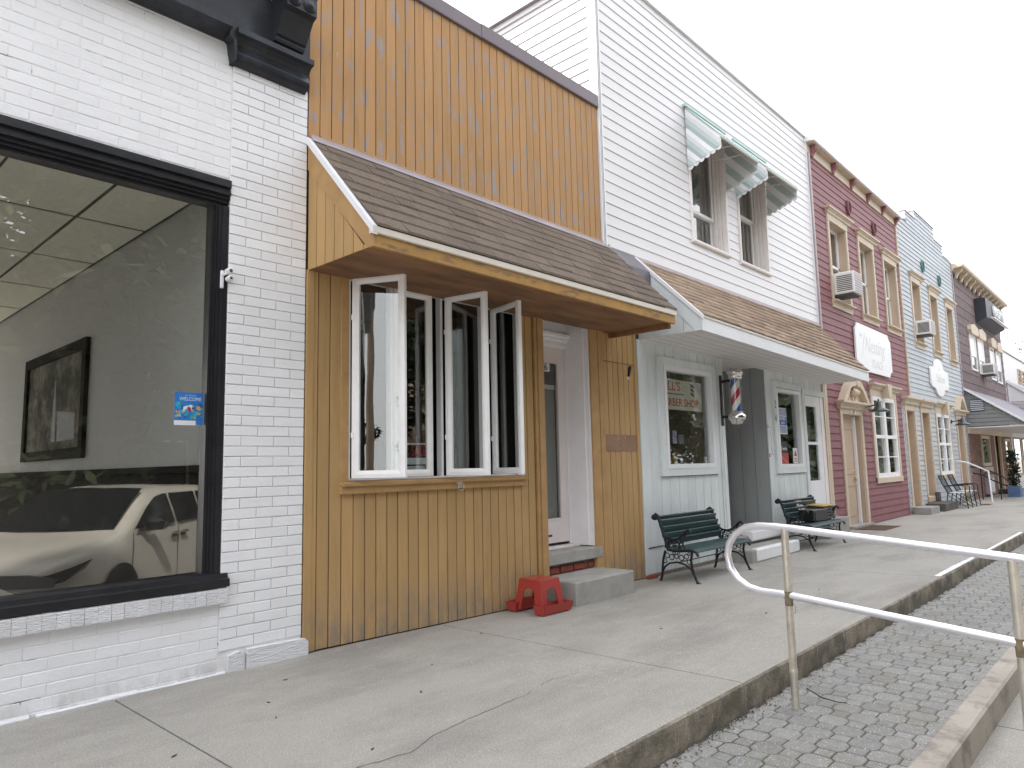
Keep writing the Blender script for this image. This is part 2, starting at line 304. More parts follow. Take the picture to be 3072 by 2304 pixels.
def intervals(x0, x1, z, holes):
    """free x intervals of a course centred at z"""
    seg = [(x0, x1)]
    for (a, b, c, d) in holes:
        if c <= z <= d:
            ns = []
            for (p, q) in seg:
                if b <= p or a >= q: ns.append((p, q)); continue
                if a > p: ns.append((p, a))
                if b < q: ns.append((b, q))
            seg = ns
    return seg
def zintervals(z0, z1, x, holes):
    return intervals(z0, z1, x, [(c, d, a, b) for (a, b, c, d) in holes])
def wall_holes(mb, x0, x1, z0, z1, holes, y0, y1):
    zs = sorted({z0, z1, *[min(max(v, z0), z1) for h in holes for v in h[2:]]})
    for a, b in zip(zs, zs[1:]):
        if b-a < 1e-5: continue
        for p, q in intervals(x0, x1, (a+b)/2, holes): mb.box(p, q, y0, y1, a, b)
    return mb
def siding(parent, x0, x1, z0, z1, pitch, holes, mat_, y=0., t=.016, name='siding_board', top=None, joints=True):
    z = z0; i = 0
    while z < z1-.02:
        zt = min(z+pitch, z1); mb = MB()
        for p, q in intervals(x0, x1, z+pitch*.5, holes):
            if top:
                seg = []
                for (a, b, h) in top:
                    aa, bb = max(a, p), min(b, q)
                    if bb > aa and z+pitch*.4 < h: seg.append((aa, bb))
                mg = []
                for a, b in seg:
                    if mg and abs(mg[-1][1]-a) < 1e-4: mg[-1] = (mg[-1][0], b)
                    else: mg.append((a, b))
            else: mg = [(p, q)]
            for a, b in mg:
                j = a
                cuts = []
                if joints and b-a > 3:
                    cuts = [a+(b-a)*random.uniform(.25, .75)]
                for e in cuts+[b]:
                    MB().prism([(y, z), (y-t, z), (y-t, z+.008), (y-.003, zt), (y, zt)], j+(.002 if j != a else 0), e, 'x').build(name, mat_, parent); j = e
        z = zt; i += 1

# ------------------------------------------------------------------ ground
def lerp_tab(tab, x):
    if x <= tab[0][0]: return tab[0][1]
    for (a, u), (b, v) in zip(tab, tab[1:]):
        if x <= b: return u+(v-u)*(x-a)/(b-a)
    return tab[-1][1]
def zw(x): return lerp_tab([(2.8, 0), (4.7, -.03), (7, -.042), (9, -.045), (14.8, -.03), (18, -.025), (60, -.03)], x)
def gz(x, y): return zw(x)*min(1, max(0, 1+y/2.6))
B('ground', asph, None, -300, 500, -300, 400, -.9, -.70, kind='structure')
street = B('street', asph, None, -60, 120, -14, -5.3, -.68, -.62, kind='structure')
MB().box(-60, 120, -9.72, -9.60, -.617, -.613).build('painted_line', yelp, street)
# raised sidewalk: every slab is a child of it
sw = MB().box(-40, 70, -2.56, .3, -.5, -.06).build('sidewalk', conc, kind='structure')
joints = [-38, -33, -27, -21, -15, -9, -5.6, -2.1, 1.51, 3.97, 8.68, 11.6, 14.6, 18.2, 22, 25.6, 29.4, 34, 40, 48, 58, 69]
def slab(x0, x1, ya, yb, curb):
    g = .005; mb = MB(); nx = max(2, int((x1-x0)/.6)); xs = [x0+g+(x1-x0-2*g)*i/nx for i in range(nx+1)]
    prof = [(yb, -.2, 1), (yb, 0, 1), (ya+.03, 0, 1), (ya+.012, -.005, 1), (ya+.002, -.016, 1), (ya, -.05, 1), (ya+.003, -.16, 1)] if curb else [(yb, -.2, 1), (yb, 0, 1), (ya, 0, 1), (ya, -.2, 1)]
    vs_ = []
    for x in xs:
        wob = random.uniform(-.004, .004)
        for k, (y, z, _) in enumerate(prof): vs_.append((x, y+(wob if curb and k >= 4 else 0), z+gz(x, y)))
    n = len(prof); F = [(i*n+k, (i+1)*n+k, (i+1)*n+k+1, i*n+k+1) for i in range(nx) for k in range(n-1)]
    F += [tuple(range(n)), tuple(range(nx*n, nx*n+n))[::-1]]
    mb.add(vs_, F)
    if curb:
        for i, f in enumerate(mb.f):
            if i < nx*(n-1) and i % (n-1) >= 3: mb.m[i] = 1
    return mb.build('slab', [conc, curbm], sw)
for a, b in zip(joints, joints[1:]): slab(a, b, -2.6, .28, True)
def ribbon(pts, w, parent, mat_, name, dz=.0015):
    mb = MB(); P = []
    for (x0, y0), (x1, y1) in zip(pts, pts[1:]):
        n = max(2, int(math.hypot(x1-x0, y1-y0)/.03))
        for i in range(n): P.append((x0+(x1-x0)*i/n, y0+(y1-y0)*i/n))
    P.append(pts[-1]); V = []; off = 0
    for i, (x, y) in enumerate(P):
        q = P[min(i+1, len(P)-1)]; p = P[max(i-1, 0)]; d = Vector((q[0]-p[0], q[1]-p[1])).normalized(); nn = Vector((-d.y, d.x))
        off = off*.8+random.uniform(-.006, .006); ww = w*random.uniform(.4, 1.2)*.5
        for s_ in (-1, 1):
            X, Y = x+nn.x*(off+s_*ww), y+nn.y*(off+s_*ww); V.append((X, Y, gz(X, Y)+dz))
    mb.add(V, [(2*i, 2*i+1, 2*i+3, 2*i+2) for i in range(len(P)-1)]); return mb.build(name, mat_, parent)
ribbon([(1.6, -2.2), (1.861, -1.866), (2.108, -1.911), (2.35, -1.83), (2.583, -1.802), (3.0, -1.782), (3.353, -1.699), (3.544, -1.736), (3.971, -1.832)], .0055, sw, crackm, 'crack')
ribbon([(5.3, -1.45), (5.7, -1.30), (6.1, -1.34), (6.55, -1.29), (6.77, -1.31), (6.93, -1.35), (7.3, -1.2)], .006, sw, crackm, 'crack')
ribbon([(6.0, -2.1), (6.5, -1.9), (7.0, -1.95), (7.4, -1.8)], .006, sw, crackm, 'crack')
ribbon([(6.25, -.48), (7.2, -.80), (8.68, -1.1)], .007, sw, crackm, 'crack')
MB().prism([(8.72, -2.590), (14.4, -2.590), (14.4, -2.535), (11, -2.545), (9.6, -2.52), (8.72, -2.53)], .001, .0025, 'z').build('painted_edge', wpaint, sw)
for (x, y, a, s, lab) in [(2.018, -1.749, .4, .022, 'left of the long crack, nearest the camera of the leaf bits'), (2.692, -1.281, 1, .03, 'on the middle of the slab below the brick pier'), (3.949, -.492, .2, .03, 'on the slab joint in front of the ochre boards'), (2.322, -.453, .1, .025, 'close to the foot of the brick pier'),
        (2.043, -.767, 2, .02, 'upper one of a close pair below the pier stone'), (1.948, -1.022, 1, .02, 'lower one of a close pair below the pier stone'), (1.4, -1.123, .5, .03, 'on the left slab beside the first joint'), (5.9, -1.9, 1.2, .025, 'between the stool and the rounded rail end'), (3.1, -.9, 0, .012, 'tiny one below the middle of the ochre boards'), (4.9, -1.5, 2, .02, 'below the red stool, halfway to the kerb')]:
    s *= .62; MB().prism([(-s, 0), (-s*.3, s*.33), (s*.6, s*.2), (s, 0), (s*.2, -s*.3)], 0, .004, 'z').build('dead_leaf', drybrown, None, label='dried leaf fragment '+lab, cat='leaf', group='leaf litter on the sidewalk', loc=(x, y, gz(x, y)+.0015), rot=(0, 0, a))

# paved ramp strip of octagon-and-square pavers
PX0, PX1, PY0, PY1, PZ = 1.2, 30., -3.5, -2.61, -.152
pave = B('paver_path', sandm, None, -2, 60, -3.55, -2.55, -.5, PZ-.007, kind='structure')
P_ = .2348; a_ = .0688; gp = .0045
def ngon(cx, cy, n, r, rot): return [(cx+r*math.cos(rot+2*math.pi*k/n), cy+r*math.sin(rot+2*math.pi*k/n)) for k in range(n)]
def pave_mb(pts, mb, z=0, tx=0, ty=0, cx=0, cy=0):
    n = len(pts); c = .006
    def sh(k): return [(cx+(x-cx)*k, cy+(y-cy)*k) for x, y in pts]
    rr = math.hypot(pts[0][0]-cx, pts[0][1]-cy); inner = sh(1-c/rr)
    zz = lambda x, y, h: z+h+tx*(x-cx)+ty*(y-cy)
    V = [(x, y, zz(x, y, -.03)) for x, y in pts]+[(x, y, zz(x, y, -.005)) for x, y in pts]+[(x, y, zz(x, y, 0)) for x, y in inner]
    F = [(i, (i+1) % n, n+(i+1) % n, n+i) for i in range(n)]+[(n+i, n+(i+1) % n, 2*n+(i+1) % n, 2*n+i) for i in range(n)]+[tuple(range(2*n, 3*n))]
    return mb.add(V, F)
HQ = .045
def octo(cx, cy): a, b = P_/2-HQ-gp*.5, HQ-gp*.2; return [(cx+x, cy+y) for x, y in ((a, b), (b, a), (-b, a), (-a, b), (-a, -b), (-b, -a), (b, -a), (a, -b))]
Rsq = HQ*math.sqrt(2)-gp*.7
octm = pave_mb(octo(0, 0), MB()).mesh('paver', paver); sqm = pave_mb(ngon(0, 0, 4, Rsq, math.pi/4), MB()).mesh('paver', paver)
cand = []
nx = int((PX1-PX0)/P_)+1
for i in range(nx):
    for j in range(-1, 6):
        X, Y = PX0+i*P_, PY1-.06-j*P_
        for (dx, dy, k) in ((0, 0, 8), (.5, .5, 8), (.5, 0, 4), (0, .5, 4)): cand.append((X+dx*P_, Y-dy*P_, k))
cand = [(x, y, k) for x, y, k in cand if PY0-.03 < y < PY1+.02]
def cut(pts): return [(x, min(max(y, PY0), PY1)) for x, y in pts]
def drop(x): return PZ+random.uniform(-.002, .002)+.004*math.sin(x*1.3)
vis = sorted([c for c in cand if c[0] > 2.9 and c[1] < PY1-.07 and c[1] > PY0+.07], key=lambda c: c[0]**2+(c[1]+4.5)**2)
ind = set(vis[:300]); rest = MB()
for c in cand:
    x, y, k = c
    if c in ind:
        o = link('paver', octm if k == 8 else sqm, pave, loc=(x, y, drop(x)), rot=(random.uniform(-.012, .012), random.uniform(-.012, .012), random.uniform(-.02, .02)))
    else:
        pts = cut(octo(x, y) if k == 8 else ngon(x, y, 4, Rsq, math.pi/4))
        if max(p[1] for p in pts)-min(p[1] for p in pts) > .015: pave_mb(pts, rest, drop(x), random.uniform(-.012, .012), random.uniform(-.012, .012), x, y)
rest.build('paver', paver, pave, kind='stuff')
# concrete border of the ramp and the lower apron
cb = MB()
xs = [-2, 1.0, 3.2, 6.4, 9.6, 13, 17, 22, 28, 36, 45]
border = B('concrete_border', concb, None, -2, 45, -3.6, -3.52, -.5, -.16, kind='structure')
for a, b in zip(xs, xs[1:]):
    MB().prism([(-3.505, -.4), (-3.505, -.135), (-3.515, -.128), (-3.615, -.130), (-3.628, -.142), (-3.630, -.4)], a+.003, b-.003, 'x').build('kerb_block', concb, border)
apron = B('lower_pavement', conc, None, -20, 60, -5.1, -3.62, -.6, -.285, kind='structure')
MB().prism([(-5.3, -.65), (-5.3, -.30), (-5.29, -.287), (-5.1, -.287), (-5.1, -.65)], -20, 60, 'x').build('kerb', curbm, apron)
for x in (2.0, 5.0, 8.): B('joint', crackm, apron, x, x+.008, -5.1, -3.63, -.2851, -.2842)
# grit, dry leaves and small weeds along the foot of the kerb
mb = MB()
for i in range(420):
    x = 2.9+abs(random.gauss(0, 1))*3.2; y = -2.62-abs(random.gauss(0, .05)); s = random.uniform(.003, .011); q = random.uniform(0, 6)
    mb.add([(x+s*math.cos(q+k*2.1), y+s*math.sin(q+k*2.1), PZ+.003+(.006 if k == 0 else 0)) for k in range(3)], [(0, 1, 2)])
mb.build('debris', drybrown, None, label='dry leaf crumbs and grit gathered along the foot of the sidewalk kerb', cat='leaf litter', kind='stuff')
mb = MB()
for cx, n in ((4.0, 60), (3.5, 50), (4.5, 50), (5.7, 70), (6.1, 60), (7.2, 90), (8.2, 70), (9, 60), (10, 60), (11.5, 70)):
    for i in range(n):
        x = cx+random.gauss(0, .16); y = -2.615-abs(random.gauss(0, .03)); h = random.uniform(.003, .011); q = random.uniform(0, 3.14); w = .004
        mb.add([(x-w*math.cos(q), y-w*math.sin(q), PZ-.004), (x+w*math.cos(q), y+w*math.sin(q), PZ-.004), (x+random.gauss(0, .01), y+random.gauss(0, .01), PZ+h)], [(0, 1, 2)])
mb.build('weeds', leafm, None, label='tiny green moss and weeds growing in the joint below the kerb', cat='weeds', kind='stuff')
MB().tube([(4.26, -2.84, PZ+.10), (4.32, -2.90, PZ+.045), (4.40, -2.96, PZ+.012), (4.44, -3.0, PZ+.006)], [.003, .004, .003, .002], 5).build('twig', ironm, None, label='thin dark curved twig on the pavers at the foot of the rail post', cat='twig')

# ------------------------------------------------------------------ white painted brick shop (far left)
bs = thing('brick_shop', 'white painted brick shop with a big black framed display window and black cornice', 'building', 'row of shop buildings', (0, 0, 0))
WX0, WX1, WZ0, WZ1 = -1.5, 2.12, .535, 3.22
mb = MB()
wall_holes(mb, -7, 2.695, -.3, 6.4, [(WX0, WX1, WZ0, WZ1), (-6.4, -1.9, WZ0, WZ1)], .007, .16)  # left-hand opening is unseen, added to let sky light into the room
mb.build('wall', mortarw, bs)
mb = MB(); mb.box(-7, -6.8, .161, 9, -.3, 6.3); mb.box(2.45, 2.69, .161, 9, -.3, 6.3); wall_holes(mb, -7, 2.69, -.3, 6.3, [(-6.7, 1.7, .1, 3.12)], 9, 9.2); mb.box(-7, 2.69, .161, 9.2, 6.0, 6.2)  # unseen back wall; its wide opening is added to light the shop room
mb.build('side_wall', brickfar, bs)
CH = .068; BL = .232; GJ = .0045
def brick_mesh(L, h, d=.02, c=.004, wob=0.):
    mb = MB(); x0, x1, z0, z1 = -L/2+GJ/2, L/2-GJ/2, -h/2+GJ/2, h/2-GJ/2
    V = [(x0, 0, z0), (x1, 0, z0), (x1, 0, z1), (x0, 0, z1)]; r = lambda: random.uniform(-wob, wob)
    V += [(x, -d+c, z) for x, _, z in V[:4]]; V += [(x0+c+r(), -d+r(), z0+c+r()), (x1-c+r(), -d+r(), z0+c+r()), (x1-c+r(), -d+r(), z1-c+r()), (x0+c+r(), -d+r(), z1-c+r())]
    F = [(i, (i+1) % 4, 4+(i+1) % 4, 4+i) for i in range(4)]+[(4+i, 4+(i+1) % 4, 8+(i+1) % 4, 8+i) for i in range(4)]+[(8, 9, 10, 11)]
    return mb.add(V, F)
full = [brick_mesh(BL, CH, .012, .003, .0014).mesh('brick', brickw) for _ in range(5)]; half = [brick_mesh(BL/2, CH, .012, .003, .0014).mesh('brick', brickw) for _ in range(3)]
nb = 0; rest = MB()
z = .135+CH/2; row = 0
while z < 4.28:                                    # pier on the right
    if z < 4.06+.03:
        xs_ = [(2.115+BL/4, 0), (2.115+BL, 1), (2.115+BL*2, 1)] if row % 2 else [(2.115+BL/2, 1), (2.115+BL*1.5, 1), (2.115+BL*2.25, 0)]
        for x, f in xs_:
            link('brick', random.choice(full if f else half), bs, loc=(x, .0075+random.uniform(0, .0015), z), rot=(0, random.uniform(-.004, .004), 0)); nb += 1
    z += CH; row += 1
for (za, zb) in ((3.235, 4.24), (-.02, .43)):
    z = za+CH/2 if za > 1 else zb-CH/2; row = 0
    while (za > 1 and z < zb) or (za < 1 and z > za):
        x = 2.112-BL/2-(BL/2 if row % 2 else 0)
        if row % 2:
            link('brick', random.choice(half), bs, loc=(2.112-BL/4, .0165, z)); nb += 1
        while x > -7:
            if x > .75 and nb < 299:
                link('brick', random.choice(full), bs, loc=(x, .0160+random.uniform(0, .001), z)); nb += 1
            else:
                q = brick_mesh(BL, CH, .012, .003); rest.add([(v[0]+x, v[1]+.0165, v[2]+z) for v in q.v], q.f)
            x -= BL
        z += CH if za > 1 else -CH; row += 1
rest.build('brick', brickw, bs, kind='stuff')
# rowlock sill of ribbed bricks
rl = [MB() for _ in range(3)]
for m_ in rl:
    m_.prism([(.02, .0), (-.038, -.006), (-.046, -.014), (-.046+random.uniform(-.002, .002), -.096), (-.038, -.104), (.02, -.104)], -.0328, .0328, 'x')
rlm = [m_.mesh('sill_brick', brickw2) for m_ in rl]
B('sill_mortar', brickw, bs, -1.5, 2.144, -.036, .006, .438, .530)
x = 2.112
while x > -1.4:
    link('sill_brick', random.choice(rlm), bs, loc=(x, 0, .536+random.uniform(-.002, .002)), rot=(0, random.uniform(-.02, .02), 0)); x -= .0675
# base stones
mb = MB()
mb.prism([(2.17, -.02), (2.28, -.02), (2.285, .10), (2.24, .118), (2.175, .10)], -.018, .02, 'y').build('base_stone', brickw2, bs)
MB().prism([(2.29, -.02), (2.735, -.02), (2.735, .09), (2.71, .112), (2.5, .118), (2.295, .122)], -.028, .02, 'y').build('base_stone', brickw2, bs)
MB().prism([(2.1, .02), (2.1, -.006), (2.1, -.006)], 0, .001).v
x = -7.
while x < 2.15:
    w_ = random.uniform(.05, .3); h_ = random.uniform(.004, .02); MB().prism([(.02, -.03), (-.012-h_*.5, -.03), (-.010-h_*.5, h_*.4), (.002, h_), (.02, h_+.004)], x, min(x+w_, 2.16), 'x').build('base_skim', brickw2, bs); x += w_+random.choice((0, 0, .01, .03))
# frame of the big window: stepped mouldings
mb = MB()
def ring(mb, x0, x1, z0, z1, w, y0, y1, wl=None, wb=None):
    wl = w if wl is None else wl; wb = w if wb is None else wb
    mb.box(x0, x1, y0, y1, z1-w, z1); mb.box(x0, x1, y0, y1, z0, z0+wb); mb.box(x1-w, x1, y0, y1, z0+wb, z1-w); mb.box(x0, x0+wl, y0, y1, z0+wb, z1-w)
hd = [(.12, 3.215), (-.028, 3.215), (-.03, 3.165), (-.012, 3.158), (-.012, 3.135), (-.022, 3.132), (-.022, 3.112), (-.004, 3.108), (-.004, 3.088), (.012, 3.085), (.012, 3.065), (.03, 3.062), (.03, 3.04), (.12, 3.04)]
MB().prism(hd, WX0, 2.112, 'x').build('window_head', blackp, bs)
jb = [(2.112, .12), (2.112, .006), (2.075, .006), (2.072, .016), (2.052, .016), (2.05, .028), (2.036, .028), (2.034, .04), (2.012, .04), (2.012, .12)]
MB().prism(jb, .615, 3.04, 'z').build('window_jamb', blackp, bs)
MB().prism([(.12, .54), (-.045, .538), (-.05, .545), (-.045, .585), (-.02, .592), (-.012, .618), (.03, .628), (.12, .628)], WX0, 2.155, 'x').build('window_sill', blackp, bs)
B('window_jamb', blackp, bs, WX0, WX0+.1, .006, .12, .628, 3.04)
gl = B('window_pane', gshop, bs, WX0+.1, 2.012, .082, .088, .628, 3.04)
B('window_pane', gshop, bs, -6.4, -1.9, .082, .088, WZ0, WZ1)  # unseen second display window, added so daylight reaches the room
w_ = MB(); ring(w_, -6.5, -1.8, WZ0-.08, WZ1+.08, .14, -.01, .12); w_.build('window_frame', blackp, bs)  # frame for the unseen added window
# cornice
mb = MB()
cym = [(.15, 4.05)]+[(.0-.10*t**.6-.025*math.sin(t*6.28), 4.05+.175*t) for t in [i/8 for i in range(9)]]+[(-.135, 4.232), (-.135, 4.272), (-.09, 4.278), (-.06, 4.30), (.15, 4.30)]
mb.prism(cym, 2.085, 2.665, 'x').build('cornice_moulding', blackg, bs)
cy2 = [(.15, 4.205)]+[(-.01-.06*t, 4.205+.03*t) for t in (0, .5, 1)]+[(-.10, 4.245), (-.135, 4.25), (-.135, 4.30), (-.08, 4.312), (.15, 4.312)]
MB().prism(cy2, -7, 2.045, 'x').build('cornice_moulding', blackg, bs)
MB().prism([(2.04, 4.21), (2.066, 4.19), (2.075, 4.12), (2.09, 4.05), (2.09, 4.31), (2.04, 4.31)], -.1, .1, 'y').build('cornice_moulding', blackg, bs)
B('frieze', blackg, bs, -7, 2.68, -.05, .15, 4.302, 4.64)
MB().prism([(.15, 4.64), (-.06, 4.64), (-.075, 4.655), (-.075, 4.675), (-.13, 4.69), (-.15, 4.72), (-.15, 4.745), (-.20, 4.75), (-.215, 4.79), (.15, 4.84)], -7, 2.36, 'x').build('cornice_moulding', blackg, bs)
br = MB().prism([(-.05, 4.315), (-.10, 4.318), (-.112, 4.335), (-.112, 4.35), (-.13, 4.36), (-.17, 4.42), (-.225, 4.50), (-.27, 4.515), (-.27, 4.655), (-.05, 4.70)], 2.365, 2.60, 'x').build('cornice_bracket', blackg, bs)
for x in (2.425, 2.545):
    MB().lathe([(.0, -.022), (.02, -.022), (.03, -.012), (.045, -.016), (.052, 0)], (x, -.27, 4.58), 16, 'y').build('rosette', blackg, br)
B('bracket_tip', blackg, br, 2.36, 2.605, -.275, -.05, 4.655, 4.668)
# inside: ceiling tiles on a grid, grey side wall with wainscot
room = MB(); room.box(-6.8, 2.3, .16, 9, -.02, .0); room.build('room_floor', infloor, bs)
B('room_wall', intwall, bs, 2.10, 2.14, .17, 8.9, 1.30, 3.25); MBw = MB(); wall_holes(MBw, -6.7, 2.10, 0, 3.25, [(-6.6, 1.7, .1, 3.12)], 8.5, 8.6); MBw.build('room_wall', intwall, bs)  # inner back wall repeats the added opening so sun reaches the floor
B('wainscot', darkwd, bs, 2.09, 2.14, .17, 8.9, 0, 1.26); B('chair_rail', darkwd, bs, 2.07, 2.10, .17, 8.9, 1.262, 1.31)
B('ceiling', gridm, bs, -6.7, 2.1, .17, 8.9, 3.215, 3.235)
tl = MB().box(-.295, .295, -.6, .6, 0, .008).mesh('ceiling_tile', inceil)
for i in range(8):
    for j in range(7):
        link('ceiling_tile', tl, bs, loc=(1.573+.3075-.61*i-(.05 if i == 0 else 0), .78+1.245*j, 3.204), scale=(.8 if i == 0 else 1, 1, 1))
fr = thing('picture', 'black framed dim photograph hanging on the grey wall behind the big shop window', 'picture')
for a in ((2.70, 2.80, 1.42, 2.53), (4.66, 4.76, 1.42, 2.53)): B('frame', darkwd, fr, 2.06, 2.098, a[0], a[1], a[2], a[3])
for a in ((1.42, 1.52), (2.43, 2.53)): B('frame', darkwd, fr, 2.06, 2.098, 2.80, 4.66, a[0], a[1])
B('print', picm, fr, 2.085, 2.098, 2.80, 4.66, 1.52, 2.43)
steepl = MB().prism([(3.6, 1.6), (3.75, 1.6), (3.72, 2.0), (3.675, 2.35), (3.63, 2.0)], 2.083, 2.0848, 'x')
steepl.prism([(3.0, 1.6), (3.55, 1.6), (3.55, 1.9), (3.0, 1.85)], 2.083, 2.0848, 'x').build('print_detail', gridm, fr)

# welcome sticker on the glass
st = thing('welcome_sticker', 'blue sticker reading ALWAYS WELCOME with colourful figures on the display window glass', 'sticker')
sx0, sx1, sz0, sz1 = 1.828, 2.008, 1.562, 1.772; sy = .0795
stb = pm('sticker_blue', (.03, .19, .55), .4, .1, 30, bump=0)
B('backing', stb, st, sx0, sx1, sy, .0815, sz0+.03, sz1)
B('strip', whitet, st, sx0, sx1-.045, sy, .0815, sz0, sz0+.0295); B('corner_label', stb, st, sx1-.045, sx1, sy-.0006, .0815, sz0+.004, sz0+.0295)
text('lettering', 'WELCOME', .033, whitet, st, (sx0+.098, sy-.0006, sz1-.043), ext=.0002, sx=.88)
text('lettering', 'A L W A Y S', .012, whitet, st, (sx0+.098, sy-.0006, sz1-.019), ext=.0002, sx=1.1)
rr = random.Random(5)
for i in range(58):
    u, w = rr.uniform(.02, .97), rr.uniform(0, .55)
    if w > .42 and u > .2 and u < .8: w *= .6
    s = rr.uniform(.007, .021); n = rr.choice((4, 5, 6, 7)); m_ = rr.choice((lblue, tealp, yelp, peach, whitet, lblue, bluet, yelp, redt))
    cx, cz = min(max(sx0+u*.18, sx0+s), sx1-s), sz0+.034+s+w*.165
    MB().prism([(cx+s*rr.uniform(.6, 1)*math.cos(k*6.283/n), cz+s*rr.uniform(.6, 1.2)*math.sin(k*6.283/n)) for k in range(n)], sy-.0002-.00003*i, sy+.0001, 'y').build('printed_shape', m_, st)
# small white security light on the frame
cl = thing('wall_bracket_light', 'small white twin-lens sensor fixture on the black window jamb beside the pier', 'light fixture')
B('base_plate', whitem, cl, 2.062, 2.083, -.012, .006, 2.47, 2.59, c=.004)
MB().lathe([(.0, -.05), (.016, -.05), (.022, -.045), (.022, 0)], (2.105, -.012, 2.585), 12, 'y').build('lens_housing', whitem, cl)
MB().lathe([(.0, -.05), (.014, -.05), (.019, -.045), (.019, 0)], (2.108, -.012, 2.535), 12, 'y').build('lens_housing', whitem, cl)
MB().lathe([(0, -.001), (.012, -.001), (.012, 0)], (2.105, -.0625, 2.585), 12, 'y').build('lens', gridm, cl)
MB().lathe([(0, -.001), (.01, -.001), (.01, 0)], (2.108, -.0625, 2.535), 12, 'y').build('lens', gridm, cl)
MB().tube([(2.075, -.012, 2.56), (2.095, -.03, 2.57)], .009, 8).build('arm', whitem, cl)
# downspout strip between the shops, above
B('edge_flashing', flashm, bs, 2.672, 2.70, -.02, .0, 4.85, 6.4)

# ------------------------------------------------------------------ ochre board shop
os_ = thing('board_shop', 'ochre vertical board shop front with shingled pent canopy, open casements and a white door', 'building', 'row of shop buildings')
GP = .1040
DX0, DX1, DZ1 = 5.335, 6.115, 2.72
OW = (3.07, 5.04, 1.17, 2.76)
mb = MB(); wall_holes(mb, 2.70, 7.055, -.2, 3.73, [OW, (5.33, 6.12, -.2, 2.88)], .012, .12); wall_holes(mb, 2.70, 6.46, 3.73, 5.36, [], .012, .12)
mb.build('wall', groovem, os_)
mb = MB(); mb.box(2.70, 2.9, .12, 9, -.3, 5.3); mb.box(6.3, 6.42, .5, 9, -.3, 5.3); mb.box(2.7, 6.42, 9, 9.2, -.3, 5.3); mb.box(2.9, 6.42, .12, 9, 5.0, 5.2)
mb.box(2.9, 5.2, 2.9, 3.0, -.1, 3.2); mb.box(2.9, 6.3, .12, 3, 3.05, 3.1); mb.box(2.9, 6.3, .12, 3, -.1, 0.1); mb.box(5.1, 5.16, .12, 3, -.1, 3.2)
mb.build('shell', dark, os_)
def boards(parent, x0, x1, z0f, z1f, pitch, mat_, y0=.012, t=.011, g=.0085, holes=(), jit=.0015, name='board'):
    x = x0
    while x < x1-.012:
        xe = min(x+pitch, x1); xm = (x+xe)/2
        za, zb = (z0f(xm) if callable(z0f) else z0f), (z1f(xm) if callable(z1f) else z1f)
        for p, q in zintervals(za, zb, xm, holes):
            if q-p > .02: MB().cbox(x+g/2, xe-g/2, y0-t+random.uniform(-jit, jit), y0+.001, p, q, .0018).build(name, mat_, parent)
        x = xe
boards(os_, 2.80, 6.45, 3.765, 5.365, GP, orangeu)
B('edge_board', orangeu, os_, 2.705, 2.796, -.004, .012, 3.74, 5.36, c=.002)
MB().prism([(.012, 3.722), (-.012, 3.722), (-.014, 3.775), (-.002, 3.785), (.012, 3.785)], 2.80, 4.64, 'x').build('ledger_trim', orangeu, os_)
MB().prism([(.012, 3.722), (-.012, 3.722), (-.014, 3.770), (-.002, 3.780), (.012, 3.780)], 4.655, 6.45, 'x').build('ledger_trim', orangeu, os_)
MB().prism([(.14, 5.50), (.14, 5.365), (.10, 5.36), (.012, 5.36), (-.02, 5.362), (-.024, 5.37), (-.020, 5.505), (.0, 5.515)], 2.70, 4.55, 'x').build('coping', capm, os_)
MB().prism([(.14, 5.50), (.14, 5.37), (.10, 5.365), (.012, 5.362), (-.024, 5.364), (-.028, 5.372), (-.024, 5.509), (.0, 5.519)], 4.545, 6.44, 'x').build('coping', capm, os_)
# lower boards
zb = lambda x: zw(x)+.012
B('corner_board', orangel, os_, 2.702, 2.765, -.012, .012, 0.01, 2.72, c=.003); B('corner_board', orangel, os_, 2.767, 2.80, -.004, .012, 0.01, 2.72, c=.002)
boards(os_, 2.805, 5.20, zb, 2.73, GP, orangel, holes=[(3.0, 5.04, 1.08, 2.8)])
B('trim_board', oranget, os_, 3.0, 3.068, -.008, .012, 1.17, 2.73, c=.002)
B('post', oranget, os_, 5.205, 5.245, -.018, .012, .0, 2.73, c=.003); B('post', oranget, os_, 5.247, 5.332, -.03, .10, -.02, 2.73, c=.003)
B('post', oranget, os_, 6.118, 6.252, -.022, .10, -.02, 2.73, c=.003)
B('post', oranget, os_, 6.256, 6.346, -.028, .012, -.03, 2.73, c=.003)
boards(os_, 6.35, 7.0, zb, 2.395, .1045, orangel); boards(os_, 6.35, 7.0, 2.402, 2.80, .1045, orangel)
B('corner_board', orangel, os_, 7.002, 7.05, -.004, .012, -.03, 2.80, c=.002)
# stain patch and knot hole
B('stained_patch', parch, os_, 6.38, 6.985, -.0045, -.0015, 1.40, 1.585)
MB().prism([(6.85, 2.25), (6.875, 2.265), (6.915, 2.36), (6.905, 2.385), (6.88, 2.37)], -.02, .004, 'y').build('hole', ironm, os_)
MB().prism([(6.845, 2.22), (6.875, 2.225), (6.87, 2.262), (6.85, 2.26)], -.006, .004, 'y').build('chipped_spot', jambw, os_)
